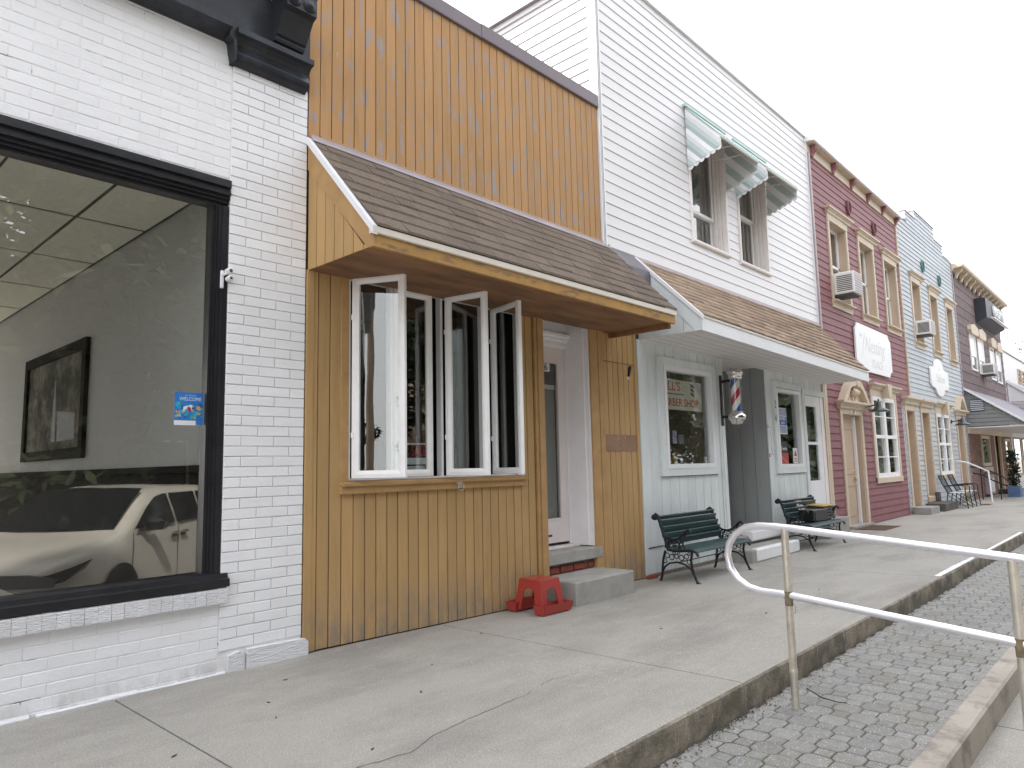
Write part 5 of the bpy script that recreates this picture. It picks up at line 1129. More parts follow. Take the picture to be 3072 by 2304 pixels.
mb = MB(); mb.box(18.2, 18.3, .16, 10, -.3, 2.7); mb.box(25.0, 25.06, .16, 10, -.3, 7.0); mb.box(18.3, 25, 9.9, 10, -.3, 6.9); mb.box(18.3, 25, .16, 10, 6.8, 6.9); mb.box(18.3, 25, .16, 9, 3.3, 3.35); mb.box(18.3, 25, 2.5, 2.6, 0, 6.8); mb.build('shell', dark, gh)
siding(gh, 18.98, 25.04, 2.74, 7.9, .121, [(a-.02, b+.02, c-.15, d) for a, b, c, d in EU], sideg, .004, .018, top=steps_)
siding(gh, 18.30, 25.04, -.01, 2.74, .121, [(18.38, 19.30, -.2, 2.6), (19.78, 20.74, -.2, 2.6), (21.30, 23.0, .72, 2.6), (23.74, 24.72, -.2, 2.6)], sideg, .004, .018)
B('corner_board', cream, gh, 18.935, 18.99, -.035, .004, 2.70, 7.35); B('corner_board', flashm, gh, 25.04, 25.10, -.035, .004, -.03, 7.25)
for a, b, h in steps_: B('parapet_cap', flashm, gh, a-.01, b+.01, -.025, .13, h-.012, h+.012)
for i, (a, b, c, d) in enumerate(EU): upper_window(gh, a, b, c, d, a-.09, b+.25, d+.11)
oval_vent(gh, 21.35, 6.41, .13, .17, pm('teal_vent', (.10, .22, .22), .6, .1, 4, bump=0)); oval_vent(gh, 23.20, 6.34, .13, .17, MATS['teal_vent'])
aircon(20.10, 20.55, 4.37, 4.73, .36, 'small cream window air conditioner in the upstairs window of the pale grey house')
entry(gh, 18.50, 19.18, .14, 2.38, 2.50, 2.70, 18.22, 19.55, .40)
entry(gh, 19.90, 20.62, .33, 2.39, 2.50, 2.70, 19.66, 21.0, .40)
e3, d3 = entry(gh, 23.86, 24.60, .02, 2.36, 2.45, 2.62, 23.55, 24.95, .30)
pd = MB(); pts = [(23.66, 2.62), (23.8, 2.62), (24.0, 2.82), (24.15, 2.90), (24.2, 2.97), (24.1, 3.04), (23.98, 3.0)]; pd.prism(pts, -.14, 0, 'y'); pd.prism([(48.46-x, z) for x, z in pts][::-1], -.14, 0, 'y'); pd.build('pediment', cream, e3)
w = MB(); w.box(21.32, 21.42, -.03, .004, .72, 2.43); w.box(22.90, 23.0, -.03, .004, .72, 2.43); w.box(21.32, 23.0, -.04, .004, .70, .80); w.box(21.32, 23.0, -.028, .004, 2.43, 2.60); lw2 = w.build('window', cream, gh)
hood(21.2, 23.12, 2.59, 2.72, .12, lw2); MB().prism([(22.08, 2.42), (22.26, 2.42), (22.32, 2.74), (22.02, 2.74)], -.17, -.03, 'y').build('keystone', cream, lw2)
big_sash(lw2, 21.42, 22.90, .80, 2.43)
mb = MB()
for i in range(30): x = 21.5+i*.046; mb.box(x, x+.036, .16+.02*math.sin(i*1.7), .17+.02*math.sin(i*1.7), .8, 1.7)
mb.build('curtain', curt, lw2); B('pink_notice', peach, lw2, 22.3, 22.6, .03, .04, 1.85, 2.2)
ss = thing('cross_sign', 'white rounded cross-shaped shop sign on the pale grey siding', 'sign')
co = []
def arc(cx, cz, rx, rz_, a0, a1, n=7): return [(cx+rx*math.cos(R(a0+(a1-a0)*k/(n-1))), cz+rz_*math.sin(R(a0+(a1-a0)*k/(n-1)))) for k in range(n)]
co = [(21.05, 3.60), (21.05, 3.20), (21.12, 3.13), (21.45, 3.10)]+arc(22.0, 3.12, .50, .22, 190, 350, 9)+[(22.55, 3.10), (22.98, 3.14), (23.04, 3.20), (23.04, 3.56), (22.98, 3.63), (22.55, 3.66)]+arc(22.0, 3.68, .50, .24, 5, 175, 9)+[(21.45, 3.66), (21.10, 3.66)]
MB().prism(co[::-1], -.06, -.02, 'y').build('board', stainw, ss)
text('lettering', 'A', .20, signgrey, ss, (22.0, -.062, 3.66), shear=.2); text('lettering', 'Salon', .34, signgrey, ss, (22.05, -.062, 3.38), shear=.3, sx=1.3)
gooseneck(23.02, -.02, 2.19, 'dark bell shaped wall lamp beside the last door of the pale grey house')
# stoops
MB().cbox(18.24, 19.02, -.42, -.04, 0, .165, .012).build('concrete_block', concs, None, label='light grey concrete block step in front of the first door of the grey house', cat='step', loc=(0, 0, zw(18)))
MB().cbox(18.36, 19.0, -.04, .2, 0, .30, .01).build('stoop', creamp, None, label='cream plinth with a small white stone behind the light concrete block', cat='step', loc=(0, 0, zw(18)-.15))
dk = pm('dark_stained_concrete', (.10, .088, .08), .9, .3, 6, bump=.5, bs=90)
w = MB(); w.cbox(19.42, 20.75, -.46, -.04, .0, .19, .012); s_ = w.build('dark_step', dk, None, label='dark stained wide concrete step in front of the second door of the grey house', cat='step', loc=(0, 0, zw(19)))
MB().cbox(19.85, 20.62, -.04, .3, .19, .33, .01).build('upper_block', creamp, s_); MB().cbox(20.45, 20.66, -.12, -.03, .19, .42, .01).build('end_block', dk, s_)

# metal patio chairs
def chair(x, y, label):
    c = thing('patio_chair', label, 'chair', 'black metal patio chairs by the grey house', (x, y, zw(x)))
    W_ = .52
    for xx in (0, W_):
        MB().tube([(xx, -.56, .0), (xx, -.02, .0)], .013, 6).tube([(xx, -.54, .0), (xx, -.50, .40)], .012, 6).tube([(xx, -.06, .0), (xx, -.12, .38)], .012, 6).build('leg_frame', ironm, c)
        MB().tube([(xx, -.50, .38), (xx, -.51, .53), (xx, -.47, .57), (xx, -.28, .58), (xx, -.06, .56)], .013, 6).build('armrest', ironm, c)
        MB().tube([(xx, -.50, .05), (xx, -.12, .33)], .008, 5).tube([(xx, -.12, .05), (xx, -.48, .33)], .008, 5).build('cross_brace', ironm, c)
        MB().tube([(xx, -.14, .36), (xx, -.02, .60), (xx, .06, .82)], .014, 6).build('back_post', ironm, c)
    MB().tube([(0, -.5, .385), (W_, -.5, .385)], .012, 6).tube([(0, -.12, .375), (W_, -.12, .375)], .012, 6).build('seat_frame', ironm, c)
    MB().tube([(0, .06, .82), (W_, .06, .82)], .013, 6).build('back_rail', ironm, c)
    mb = MB()
    for i in range(1, 8): mb.tube([(W_*i/8, -.13, .38), (W_*i/8, -.02, .60), (W_*i/8, .06, .82)], .004, 4)
    mb.build('back_mesh', ironm, c)
    for i in range(9): MB().box(.02, W_-.02, -.49+.04*i, -.455+.04*i, .392, .40).build('seat_slat', whitet, c)
    return c
chair(20.72, -.14, 'black metal patio chair with white slatted seat, the nearer of the pair'); c2 = chair(21.75, -.14, 'black metal patio chair with white slatted seat, the farther of the pair')
MB().cbox(22.3, 22.95, -.85, -.62, 0, .012, .004).build('doormat', brownmat, None, label='thin dark mat on the sidewalk beyond the patio chairs', cat='doormat', loc=(0, 0, zw(22)))
h2 = thing('stair_rail', 'white painted sloping stair rail beside the last door of the grey house', 'railing')
MB().tube([(23.2, -.02, 1.16), (23.25, -.28, 1.10), (23.3, -.75, .86), (23.3, -.78, .0)], .022, 8).build('rail', whitem, h2)
h3 = thing('loop_rail', 'dark looped metal handrail beyond the white stair rail', 'railing')
MB().tube([(24.9, -.05, .96), (24.9, -.3, .95), (24.9, -.8, .70), (24.9, -1.0, .50), (24.9, -.92, .40), (24.9, -.6, .55), (24.9, -.35, .72), (24.9, -.1, .78)], .02, 8).build('rail', ironm, h3)
MB().tube([(24.9, -.3, .95), (24.9, -.3, .0)], .016, 6).tube([(24.9, -.75, .72), (24.9, -.75, .0)], .016, 6).build('post', ironm, h3)

# ------------------------------------------------------------------ brown building
bb = thing('brown_building', 'brown shingle sided two storey building with bracketed cornice and a deep lean-to canopy', 'building', 'row of shop buildings')
FU = [(26.85, 27.80, 4.06, 5.25), (28.15, 29.15, 4.03, 5.25), (30.3, 31.15, 4.0, 5.20), (31.5, 32.45, 3.97, 5.16)]
FG = [(27.05, 28.45, .95, 1.94), (29.3, 30.6, -.2, 1.97), (31.4, 32.6, .9, 1.90)]
mb = MB(); wall_holes(mb, 25.10, 33.15, -.2, 7.05, FU+FG, .004, .16); mb.build('wall', sideb, bb)
mb = MB(); mb.box(25.1, 25.2, .16, 10, -.3, 7.0); mb.box(33.05, 33.15, .16, 10, -.3, 7.0); mb.box(25.2, 33.05, 9.9, 10, -.3, 6.9); mb.box(25.2, 33.05, .16, 10, 6.8, 6.9); mb.box(25.2, 33, 2.5, 2.6, 0, 6.8); mb.build('shell', dark, bb)
siding(bb, 25.12, 33.13, 3.30, 7.0, .30, FU, sideb, .004, .014)
sbeam(25.05, 33.2, [(.05, 7.0), (-.06, 7.0), (-.06, 7.06), (-.10, 7.07), (-.30, 7.10), (-.33, 7.13), (-.34, 7.20), (.05, 7.22)], .05, 'cornice', cream, bb)
for i in range(12):
    x = 25.4+i*.69; MB().prism([(-.06, 6.80), (-.10, 6.82), (-.12, 6.92), (-.24, 7.02), (-.26, 7.09), (-.06, 7.07)], x-.06, x+.06, 'x').build('bracket', cream, bb)
whiteglow = pm('white_window_blind', (.85, .85, .85), .5, .02, 2, bump=0)
for (a, b, c, d) in FU:
    w = MB(); ring(w, a, b, c, d, .06, -.03, .03); wf = w.build('window', frw, bb); zm = c+(d-c)*.42
    B('shade', whiteglow, wf, a+.06, b-.06, .0, .02, zm+.03, d-.06); B('meeting_rail', frw, wf, a+.06, b-.06, -.01, .03, zm-.02, zm+.03); B('pane', carglass, wf, a+.06, b-.06, .01, .02, c+.06, zm-.02)
    hd_ = MB(); hd_.prism([(a-.05, d), (b+.05, d), (b+.12, d+.12), (b+.05, d+.28), ((a+b)/2, d+.36), (a-.05, d+.28), (a-.12, d+.12)], -.12, .0, 'y'); hd_.build('hood', cream, wf)
aircon(28.35, 29.0, 4.02, 4.38, .40, 'cream window air conditioner on the brown shingle building')
bx = thing('box_sign', 'dark projecting box sign with white raised letters high on the brown building', 'sign')
B('cabinet', pm('dark_blue_grey_cabinet', (.035, .04, .05), .5, .1, 3, bump=0), bx, 28.3, 31.8, -.34, .0, 5.95, 6.64)
MB().prism([(-.34, 5.95), (0, 5.78), (0, 5.95)], 28.3, 31.8, 'x').build('base', MATS['dark_blue_grey_cabinet'], bx)
B('ledge', awnm, bx, 28.9, 32.0, -.47, -.35, 6.00, 6.03)
text('lettering', 'KASM B', .50, whiteglow, bx, (30.45, -.38, 6.32), ext=.03, sx=1.15)
# canopy: lean-to roof with sided cheek and louvre vent
MB().prism([(-.02, 3.30), (-2.40, 1.50), (-2.40, 1.42), (-.02, 2.12)], 25.2, 25.24, 'x')
ck = MB().prism([(-.02, 2.17), (-.02, 3.26), (-1.50, 2.17)], 25.22, 25.24, 'x').build('cheek', sideg, bb)
z = 2.17
while z < 3.2:
    ye = -.02-(3.26-z)/1.09*1.48
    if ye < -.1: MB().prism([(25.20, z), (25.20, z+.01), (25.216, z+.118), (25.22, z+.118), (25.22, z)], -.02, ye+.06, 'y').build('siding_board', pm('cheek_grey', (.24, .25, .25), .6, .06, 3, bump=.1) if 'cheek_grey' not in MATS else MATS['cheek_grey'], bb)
    z += .12
lv = B('louvre_vent', gridm, bb, 25.185, 25.2, -.50, -.14, 2.62, 2.98)
for i in range(6): MB().prism([(25.165, 2.64+.055*i), (25.185, 2.675+.055*i), (25.185, 2.665+.055*i)], -.49, -.15, 'y').build('louvre', sideg, lv)
MB().prism([(-.02, 3.36), (-1.62, 2.16), (-1.62, 2.09), (-.02, 3.28)], 25.16, 33.2, 'x').build('canopy_roof', pm('grey_roof_sheet', (.20, .18, .21), .6, .1, 2, bump=.1), bb)
MB().prism([(-.02, 3.375), (-1.63, 2.17), (-1.63, 2.10), (-.02, 3.30)], 25.11, 25.17, 'x').build('rake_trim', awnm, bb)
MB().box(25.2, 33.2, -1.6, .0, 2.12, 2.15).build('canopy_soffit', soffw, bb)
fbm = pm('pinkish_brown_brick', (.26, .16, .135), .9, .15, 6, bump=.5, bs=40, rnd=.15)
# brickwork of the ground floor
mbm = [MB().cbox(-.105, .105, -.018, 0, -.034, .034, .004).mesh('brick', fbm) for _ in range(2)]
B('brick_backing', mortarg, bb, 25.12, 27.0, -.006, .003, -.1, 2.1); B('brick_backing', mortarg, bb, 27.0, 28.5, -.006, .003, -.1, .90); B('brick_backing', mortarg, bb, 28.5, 29.28, -.006, .003, -.1, 2.1); B('brick_backing', mortarg, bb, 30.6, 31.38, -.006, .003, -.1, 2.1); B('brick_backing', mortarg, bb, 31.38, 32.62, -.006, .003, -.1, .85); B('brick_backing', mortarg, bb, 32.62, 33.1, -.006, .003, -.1, 2.1)
mb = MB(); i = 0; z = -.06
cnt = 0
while z < 2.1:
    x = 25.25+(.11 if i % 2 else 0)
    while x < 33.0:
        if not any(a-.12 < x < b+.12 and c-.05 < z < d for a, b, c, d in FG):
            if cnt < 290 and x < 28.6: link('brick', mbm[0], bb, loc=(x, -.006, z)); cnt += 1
            else: mb.cbox(x-.105, x+.105, -.024, -.006, z-.034, z+.034, .004)
        x += .22
    z += .078; i += 1
mb.build('brick', fbm, bb, kind='stuff')
for k, (a, b, c, d) in enumerate((FG[0], FG[2])):
    w = MB(); ring(w, a, b, c, d, .10, -.05, .03); w.box(a-.03, b+.03, -.07, .0, c-.18, c-.03); wf = w.build('window', cream, bb); B('pane', gwin, wf, a+.1, b-.1, .0, .005, c+.1, d-.1); B('interior', gridm, wf, a, b, .3, .32, c, d)
    if k == 0: MB().lathe([(0, 0), (.22, 0), (.24, .3), (.16, .48), (0, .52)], ((a+b)/2, .22, c+.1), 14).build('chair_back', blackt, wf)
w = MB(); w.box(29.3, 29.5, -.04, .03, 0, 1.97); w.box(30.45, 30.6, -.04, .03, 0, 1.97); w.box(29.5, 30.45, .1, .13, 0, 1.97); w.build('door', creamp, bb)
B('fascia_board', cream, bb, 25.2, 33.1, -.06, -.02, 1.97, 2.12)
ut = B('utility_box', flashm, None, 27.0, 27.9, -.16, -.03, .06, .66, label='pale grey utility box on the brick wall below the far window', cat='utility box')
B('hatch', frw, ut, 27.1, 27.75, -.17, -.16, .12, .55)
bpn = thing('planter', 'square blue planter at the foot of the far brick wall', 'planter', loc=(27.2, -.78, zw(27)))
MB().prism([(-.22, -.16), (.22, -.16), (.22, .16), (-.22, .16)], 0, .34, 'z').build('tub', bluep, bpn); B('soil', wains, bpn, -.20, .20, -.14, .14, .34, .345)
shp = thing('potted_shrub', 'tall narrow dark shrub growing out of the blue planter', 'shrub', loc=(27.2, -.78, .3))
MB().tube([(0, 0, 0), (.01, 0, .35), (0, .01, .75)], .02, 6).build('stem', bark, shp)
mb = MB(); rr = random.Random(9)
for i in range(700):
    h = rr.uniform(.05, 1.12); rad = .16*(1-(h-.6)**2*.9)*rr.uniform(.3, 1.1); q = rr.uniform(0, 6.28); c = Vector((rad*math.cos(q), rad*math.sin(q), h)); s_ = .035
    mb.add([c+Vector((rr.gauss(0, s_), rr.gauss(0, s_), rr.gauss(0, s_))) for k in range(3)], [(0, 1, 2)])
mb.build('foliage', leafd, shp)
MB().cbox(29.2, 29.9, -.4, -.05, -.02, .14, .01).build('door_step', dk, None, label='dark concrete step at the far brown building door', cat='step')
dd = thing('glider_bench', 'dark metal bench with pale seat at the far right edge under the canopy', 'bench', loc=(27.9, -1.25, zw(28)))
for xx in (0, 1.0): MB().tube([(xx, .25, .85), (xx, .12, .42), (xx, -.25, .42), (xx, -.3, 0)], .025, 6).tube([(xx, .12, .42), (xx, .2, 0)], .025, 6).tube([(xx, -.28, .42), (xx, -.3, .62), (xx, .18, .64)], .022, 6).build('side_frame', ironm, dd)
for i in range(5): B('seat_slat', whitet, dd, 0, 1.0, -.25+.075*i, -.19+.075*i, .42, .44)
for i in range(4): B('back_slat', ironm, dd, 0, 1.0, .13+.03*i, .15+.03*i, .50+.09*i, .56+.09*i)

# ------------------------------------------------------------------ white building beyond
wb = thing('white_building', 'low white building with a grey lean-to roof at the far right end of the row', 'building', 'row of shop buildings')
mb = MB(); wall_holes(mb, 33.2, 52, 2.3, 5.36, [(36.6, 37.3, 4.32, 4.95), (37.6, 38.4, 4.32, 4.95)], .01, .16); wall_holes(mb, 33.2, 52, -.2, 2.3, [(33.6+2.2*i, 35.4+2.2*i, .5, 2.0) for i in range(8)], .01, .16); mb.box(33.2, 52, 10, 10.2, -.2, 5.3); mb.box(33.2, 33.3, .16, 10, -.2, 5.3); mb.box(33.2, 52, .16, 10, 5.2, 5.3); mb.build('wall', sidew, wb)
B('coping', flashm, wb, 33.2, 52, -.03, .2, 5.36, 5.42)
for a, b in ((36.6, 37.3), (37.6, 38.4)):
    w = MB(); ring(w, a, b, 4.32, 4.95, .06, -.03, .03); wf = w.build('window', creamp, wb); B('pane', gup, wf, a+.05, b-.05, 0, .01, 4.37, 4.9)
for i in range(8):
    w = MB(); ring(w, 33.6+2.2*i, 35.4+2.2*i, .5, 2.0, .08, -.02, .04); wf = w.build('window', creamp, wb); B('pane', gup, wf, 33.65+2.2*i, 35.35+2.2*i, 0, .01, .55, 1.95)
B('backing', gridm, wb, 33.3, 51.9, 1.5, 1.6, 0, 5)
MB().prism([(-.02, 4.20), (-1.8, 2.7), (-1.8, 2.62), (-.02, 4.08)], 33.4, 52, 'x').build('lean_to_roof', MATS['grey_roof_sheet'], wb)
MB().prism([(-.02, 4.22), (-1.82, 2.71), (-1.82, 2.63), (-.02, 4.1)], 33.36, 33.41, 'x').build('rake_trim', awnm, wb)
MB().prism([(-.02, 2.60), (-.02, 4.12), (-1.75, 2.66)], 33.42, 33.44, 'x').build('cheek', sidew, wb)
lv = B('louvre_vent', flashm, wb, 33.40, 33.42, -.55, -.12, 3.06, 3.36)
for i in range(5): B('louvre', whitet, lv, 33.385, 33.40, -.54, -.13, 3.08+.055*i, 3.11+.055*i)

# ------------------------------------------------------------------ trees (across the street, mirrored in the glass; and at the far end)
def blob_leaves(mb, c, r, n, s, rr):
    for i in range(n):
        d = Vector((rr.gauss(0, 1), rr.gauss(0, 1), rr.gauss(0, 1))).normalized()*r*rr.uniform(.55, 1.08)**.8; d.z *= .75; p = Vector(c)+d
        a = Vector((rr.gauss(0, 1), rr.gauss(0, 1), rr.gauss(0, .6))).normalized()*s*rr.uniform(.6, 1.3); b = Vector((rr.gauss(0, 1), rr.gauss(0, 1), rr.gauss(0, .6))).normalized()*s*rr.uniform(.5, 1)
        mb.add([p-a, p-b*.5, p+a, p+b*.5], [(0, 1, 2, 3)])
def tree(x, y, zg_, h, cr, seed, label, n=26, per=260, s=.09, mat_=None, low=.08):
    rr = random.Random(seed); t = thing('tree', label, 'tree', 'broadleaf trees along the street', (x, y, zg_))
    mb = MB(); th = h*.38; mb.tube([(0, 0, -.1), (.05, 0, th*.5), (.0, .08, th), (.1, .1, h*.62), (.1, 0, h*.85)], [h*.028, h*.022, h*.019, h*.012, h*.004], 9)
    cs = []
    for i in range(n):
        a = rr.uniform(0, 6.28); q = rr.uniform(.15, 1)**.6*cr; z = th+(h-th)*rr.uniform(low, .95); f = 1-abs((z-(th+h)/2)/(h-th))**2*1.4; q *= max(.25, f)
        c = (q*math.cos(a), q*math.sin(a), z); cs.append(c)
        if i < 12: mb.tube([(0, .05, th*.9), (c[0]*.45, c[1]*.45, th+(z-th)*.55), c], [h*.011, h*.007, h*.002], 5)
    mb.build('trunk', bark, t)
    mb = MB()
    for c in cs: blob_leaves(mb, c, cr*rr.uniform(.26, .42), per, s, rr)
    mb.build('crown', mat_ or leafm, t); return t
tree(4.6, -14.2, -.62, 12.5, 5.2, 1, 'large leafy street tree whose crown is mirrored above the white van', 90, 520, .26, None, -.45)
tree(-2.5, -15.0, -.62, 12.0, 4.8, 2, 'leafy street tree mirrored at the left side of the big window', 80, 480, .26, leafd, -.45)
tree(12.5, -15.5, -.62, 12.0, 5.0, 3, 'leafy tree across the street opposite the barber shop', 80, 480, .26, leafd, -.45)
tree(21, -15.5, -.62, 8.5, 3.8, 4, 'leafy tree across the street opposite the grey house', 45, 380, .18, None, -.4)
tree(30, -15.5, -.62, 9.5, 4.4, 14, 'leafy tree across the street opposite the brown building', 45, 380, .18, leafd, -.4)
tree(39, -16, -.62, 10, 4.6, 15, 'dark leafy tree across the street beyond the brown building', 45, 380, .18, leafd, -.4)
tree(-9, -15, -.62, 9, 4.2, 16, 'dark leafy tree across the street at the far left', 45, 380, .18, leafd, -.4)
tree(-46, 4, -.62, 7.0, 3.8, 5, 'round green tree down the street, mirrored in the first open casement', 40, 300, .28, leafd, -.3)
tree(-52, -6.5, -.62, 8.5, 4.2, 6, 'taller green tree down the street, mirrored in the first open casement', 40, 300, .28, leafd, -.3)
tree(58, -1.0, -.1, 9, 4.2, 7, 'bright green tree at the far right end of the sidewalk', 24, 240, .13)
# utility pole down the sidewalk
up_ = thing('utility_pole', 'tall wooden utility pole down the sidewalk, mirrored in the open casements', 'pole', loc=(-17, -.1, 0))
MB().tube([(0, 0, -.2), (0, 0, 4), (.02, 0, 9)], [.15, .13, .10], 12).build('shaft', polem, up_)
B('crossarm', polem, up_, -.06, .06, -1.1, 1.1, 8.1, 8.22)
for yy in (-1, -.5, .5, 1): MB().lathe([(.03, 0), (.05, .03), (.03, .1), (0, .12)], (0, yy, 8.22), 8).build('insulator', flashm, up_)
# buildings across the street
def far_building(x0, x1, h, mat_, label, nf):
    f = thing('far_building', label, 'building', 'buildings across the street'); y = -20.0
    w = (x1-x0)/nf; hs = [(x0+w*i+w*.3, x0+w*i+w*.7, 4.0, 5.4) for i in range(nf)]+[(x0+w*i+w*.15, x0+w*i+w*.85, .3, 2.4) for i in range(nf)]
    hs = [a for a in hs if a[3] < h-.4]
    mb = MB(); wall_holes(mb, x0, x1, -.7, h, hs, y-.2, y); mb.box(x0, x1, y-9, y-8.8, -.7, h); mb.box(x0, x0+.2, y-8.8, y-.2, -.7, h); mb.box(x1-.2, x1, y-8.8, y-.2, -.7, h); mb.box(x0, x1, y-9, y-.2, h-.3, h-.2); mb.build('wall', mat_, f)
    B('cornice', cream, f, x0-.1, x1+.1, y-.25, y+.25, h-.25, h+.05)
    for a, b, c, d in hs:
        w_ = MB()
        w_.box(a, b, y-.12, y-.04, c, c+.08); w_.box(a, b, y-.12, y-.04, d-.08, d); w_.box(a, a+.08, y-.12, y-.04, c, d); w_.box(b-.08, b, y-.12, y-.04, c, d)
        wf = w_.build('window', frw, f); B('pane', carglass, wf, a+.08, b-.08, y-.10, y-.09, c+.08, d-.08)
far_building(-16, -6, 6.2, brickfar, 'two storey brick building across the street at the left', 4)
far_building(-5.5, 5, 4.0, sidew, 'single storey white shop across the street behind the parked van', 4)
far_building(5.5, 16, 6.8, brickfar, 'two storey brick building across the street opposite the benches', 4)
far_building(16.5, 30, 5.8, creamp, 'tan two storey building across the street opposite the grey house', 5)
B('far_sidewalk', conc, None, -60, 120, -20, -14, -.7, -.48, kind='structure')

# ------------------------------------------------------------------ parked vehicles, seen mirrored in the big shop window
def wheel(parent, x, y, r_=.35):
    w = MB().lathe([(r_*.62, -.11), (r_*.93, -.11), (r_, -.08), (r_, .08), (r_*.93, .11), (r_*.62, .11)], (x, y, r_), 28, 'y').build('wheel', rubber, parent)
    s = -1 if y < 0 else 1
    mb = MB().lathe([(r_*.62, -.09), (r_*.66, -.105), (r_*.6, -.08), (.0, -.05)], (x, y, r_), 28, 'y') if s < 0 else MB().lathe([(.0, .05), (r_*.6, .08), (r_*.66, .105), (r_*.62, .09)], (x, y, r_), 28, 'y')
    mb.build('hub', gridm, w)
    sp_ = MB()
    for k in range(5):
        a = k*1.2566; m = Matrix.Translation((x, y, r_)) @ Matrix.Rotation(a, 4, 'Y'); sp_.box(-.028, .028, s*.07-.012, s*.07+.025, .03, r_*.62, m)
    sp_.build('spokes', chrome, w)
def car(name, label, cat, loc, rz, body, L_, W_, H_, kind):
    """x forward, origin centre on the ground; body lofted from cross-sections"""
    c = thing(name, label, cat, 'parked vehicles', loc, rz)
    van = kind == 'van'
    # stations: x, half width at sill, at belt, belt height, roof half width, roof height, bottom
    hl = L_/2; hw = W_/2
    if van: st = [(hl, .55, .50, .72, .45, .74, .28), (hl-.06, .74, .70, .82, .62, .85, .22), (hl-.25, .90, .84, .93, .74, .97, .20), (hl-.6, .97, .92, 1.02, .80, 1.06, .20), (hl-1.05, 1.0, .95, 1.10, .84, 1.16, .20), (hl-1.2, 1.0, .95, 1.12, .82, 1.24, .20), (hl-1.75, 1.0, .96, 1.15, .76, 1.58, .20), (hl-2.05, 1.0, .97, 1.16, .74, 1.69, .20), (hl-2.5, 1.0, .97, 1.16, .73, 1.735, .20), (0, 1.0, .97, 1.17, .73, 1.75, .20), (-hl+1.2, 1.0, .97, 1.2, .73, 1.73, .20), (-hl+.5, .99, .96, 1.22, .70, 1.68, .22), (-hl+.12, .95, .92, 1.2, .66, 1.5, .25), (-hl, .88, .86, 1.0, .62, 1.1, .3)]
    else: st = [(hl, .6, .55, .65, .5, .67, .28), (hl-.1, .8, .76, .8, .7, .83, .22), (hl-.5, .95, .9, .92, .8, .96, .2), (hl-1.2, 1, .95, .98, .84, 1.03, .2), (hl-1.35, 1, .95, .99, .8, 1.08, .2), (hl-2.0, 1, .96, 1.0, .7, 1.42, .2), (0, 1, .97, 1.0, .68, 1.47, .2), (-hl+1.3, 1, .96, 1.02, .68, 1.40, .2), (-hl+.55, .97, .93, 1.02, .72, 1.08, .22), (-hl, .85, .8, .9, .6, .95, .3)]
    sc = H_/(1.75 if van else 1.47); V = []; nS = 9
    for (x, ws, wb_, zb_, wr, zr, z0) in st:
        zb_, zr = zb_*sc, zr*sc
        half_ = [(ws*.96, z0), (ws, z0+.10), (ws*1.0, (z0+zb_)*.5), (wb_, zb_), (wr+(wb_-wr)*.15, zr-.06 if zr-zb_ > .12 else zb_+(zr-zb_)*.6), (wr*.85, zr-.012), (wr*.5, zr+.004)]
        sec = [(a*hw/1.0*(1 if True else 1), z) for a, z in half_]
        V += [(x, a, z) for a, z in sec]+[(x, -a, z) for a, z in sec[::-1]]
    n = 14; mb = MB(); F = []
    for i in range(len(st)-1):
        for k in range(n):
            F.append((i*n+k, (i+1)*n+k, (i+1)*n+(k+1) % n, i*n+(k+1) % n))
    F += [tuple(range(n)), tuple(range((len(st)-1)*n, len(st)*n))[::-1]]
    mb.add(V, F, True); bo = mb.build('body', body, c)
    bo.modifiers.new('sub', 'SUBSURF').levels = 2; bo.modifiers['sub'].render_levels = 2
    # glass as thin shells set just outside the body side and windscreen
    def strip(pts, name, off): return MB().add(pts, [tuple(range(len(pts)))]).build(name, carglass, c)
    if van:
        for s in (1, -1):
            y0, y1 = .965*hw*s+.012*s, .775*hw*s+.03*s
            def sp2(x, t): z = 1.16+(1.62-1.16)*t; return (x, (y0+(y1-y0)*t), z)
            P = [sp2(hl-1.30, .0), sp2(hl-1.36, .06), sp2(hl-1.75, .55), sp2(hl-2.05, .86), sp2(hl-2.35, .96), sp2(hl-2.45, .96), sp2(hl-2.45, .02)]
            strip(P if s > 0 else P[::-1], 'side_window', 0)
            P = [sp2(hl-2.52, .02), sp2(hl-2.52, .97), sp2(hl-3.35, .97), sp2(hl-3.35, .04)]; strip(P if s < 0 else P[::-1], 'side_window', 0)
            P = [sp2(hl-3.42, .04), sp2(hl-3.42, .97), sp2(hl-4.6, .9), sp2(hl-4.75, .2)]; strip(P if s < 0 else P[::-1], 'side_window', 0)
            mr = MB().cbox(-.10, .10, 0, .22, -.075, .075, .035, Matrix.Translation((hl-1.62, s*(hw+.02) if s > 0 else -(hw+.24), 1.20)) ).build('mirror', carblk, c)
            B('mirror_arm', carblk, mr, hl-1.62, hl-1.5, s*(hw-.06) if s > 0 else -(hw+.04), s*(hw+.04) if s > 0 else -(hw-.06), 1.12, 1.17)
            for hx in (hl-2.38, hl-2.66):
                MB().cbox(hx-.11, hx+.11, s*(hw+.02)-.012, s*(hw+.02)+.012, 1.0, 1.035, .01).build('door_handle', chrome, c)
                B('handle_cup', gridm, c, hx-.08, hx+.08, s*hw-.004, s*hw+.004, .955, 1.0)
            for jx in (hl-1.25, hl-2.5): B('door_seam', gridm, c, jx-.004, jx+.004, s*hw*.998-.004, s*hw*.998+.004, .35, 1.12)
            hlp = [(hl-.02, s*.42*hw, .72), (hl-.08, s*.66*hw, .76), (hl-.22, s*.84*hw, .83), (hl-.42, s*.955*hw, .90), (hl-.30, s*.93*hw, .80), (hl-.12, s*.80*hw, .67), (hl-.01, s*.50*hw, .62)]
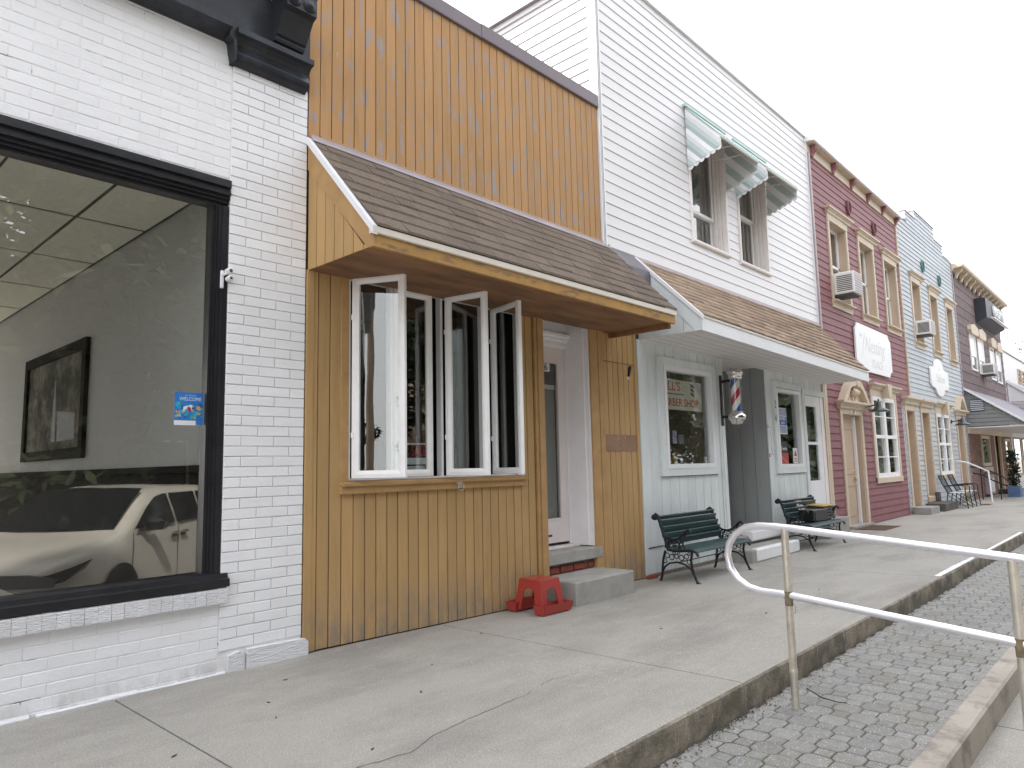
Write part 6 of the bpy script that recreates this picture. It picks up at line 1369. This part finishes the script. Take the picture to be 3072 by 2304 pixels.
            MB().add([(x+.035, y+s*.02, z) for x, y, z in hlp], [tuple(range(7)) if s > 0 else tuple(range(7))[::-1]]).build('headlight', carglass, c)
            lb_ = MB()
            for k in range(4): lb_.lathe([(0, 0), (.028, .0), (.028, .012), (0, .02)], (hl-.0-.07*k, s*hw*(.55+.10*k), .70+.022*k), 8, 'x')
            lb_.build('lamp', chrome, c)
        w0, w1 = .80*hw, .70*hw
        ws_ = []
        for t in (0, .33, .66, 1): 
            x = hl-1.12-.86*t; z = 1.185+.50*t+.03*math.sin(t*3.14); yy = w0+(w1-w0)*t; ws_ += [(x, -yy, z), (x+.10, -yy*.5, z+.02), (x+.13, 0, z+.025), (x+.10, yy*.5, z+.02), (x, yy, z)]
        MB().add(ws_, [(i*5+k, i*5+k+1, i*5+k+6, i*5+k+5) for i in range(3) for k in range(4)], True).build('windscreen', carglass, c)
        MB().prism([(-.75, .62), (.75, .62), (.80, .72), (.45, .77), (-.45, .77), (-.80, .72)], hl+.0, hl+.03, 'x').build('grille', gridm, c)
        B('bumper_grille', gridm, c, hl-.02, hl+.03, -.6, .6, .30, .48)
        wx = (hl-1.0, -hl+1.1)
    else:
        for s in (1, -1):
            P = [(hl-1.5, s*.97*hw, 1.02*sc), (hl-2.05, s*.75*hw, 1.36*sc), (-hl+1.5, s*.73*hw, 1.36*sc), (-hl+1.0, s*.95*hw, 1.04*sc)]; strip([(x, y+s*.02, z) for x, y, z in (P if s < 0 else P[::-1])], 'side_window', 0)
        MB().add([(hl-1.33, -.78*hw, 1.07*sc), (hl-1.33, .78*hw, 1.07*sc), (hl-1.98, .66*hw, 1.43*sc), (hl-1.98, -.66*hw, 1.43*sc)], [(0, 1, 2, 3)]).build('windscreen', carglass, c)
        wx = (hl-.95, -hl+.95)
    for x in wx:
        for s in (1, -1):
            MB().lathe([(.0, 0), (.41, 0), (.41, .012), (0, .012)], (x, s*hw-.006 if s > 0 else -hw-.006, .36), 28, 'y').build('wheel_arch', blackt, c)
            wheel(c, x, s*(hw-.075))
    return c
va = math.atan2(.682, -.731)      # nose-in angle parking
HX, HY = 3.35, -5.35             # window-side front wheel on the ground
fwd = Vector((math.cos(va), math.sin(va))); rgt = Vector((fwd.y, -fwd.x)); hlv = 2.58; off = hlv-1.0
VC = Vector((HX, HY))-fwd*off-rgt*.93
car('minivan', 'white minivan parked nose-in at the kerb, mirrored in the big black framed shop window', 'van', (VC.x, VC.y, -.62), va, vanp, 5.16, 1.99, 1.74, 'van')
car('sedan', 'black sedan parked beside the white minivan, mirrored at the left of the shop window', 'car', (VC.x-4.1, VC.y-.9, -.62), va, carblk, 4.7, 1.84, 1.45, 'sedan')

rr = random.Random(31); mb = MB()
for i in range(9000):
    x = rr.uniform(44, 130); y = -17+rr.gauss(0, 1.2); h = 8.5+1.5*math.sin(x*.35)+math.sin(x*.9); z = -.6+h*rr.random()**.8; s_ = .42
    p = Vector((x, y, z)); mb.add([p+Vector((rr.gauss(0, s_), rr.gauss(0, s_), rr.gauss(0, s_))) for k in range(4)], [(0, 1, 2, 3)])
mb.build('far_woods', leafd, None, label='dense line of green trees along the far end of the street', cat='trees', kind='stuff')
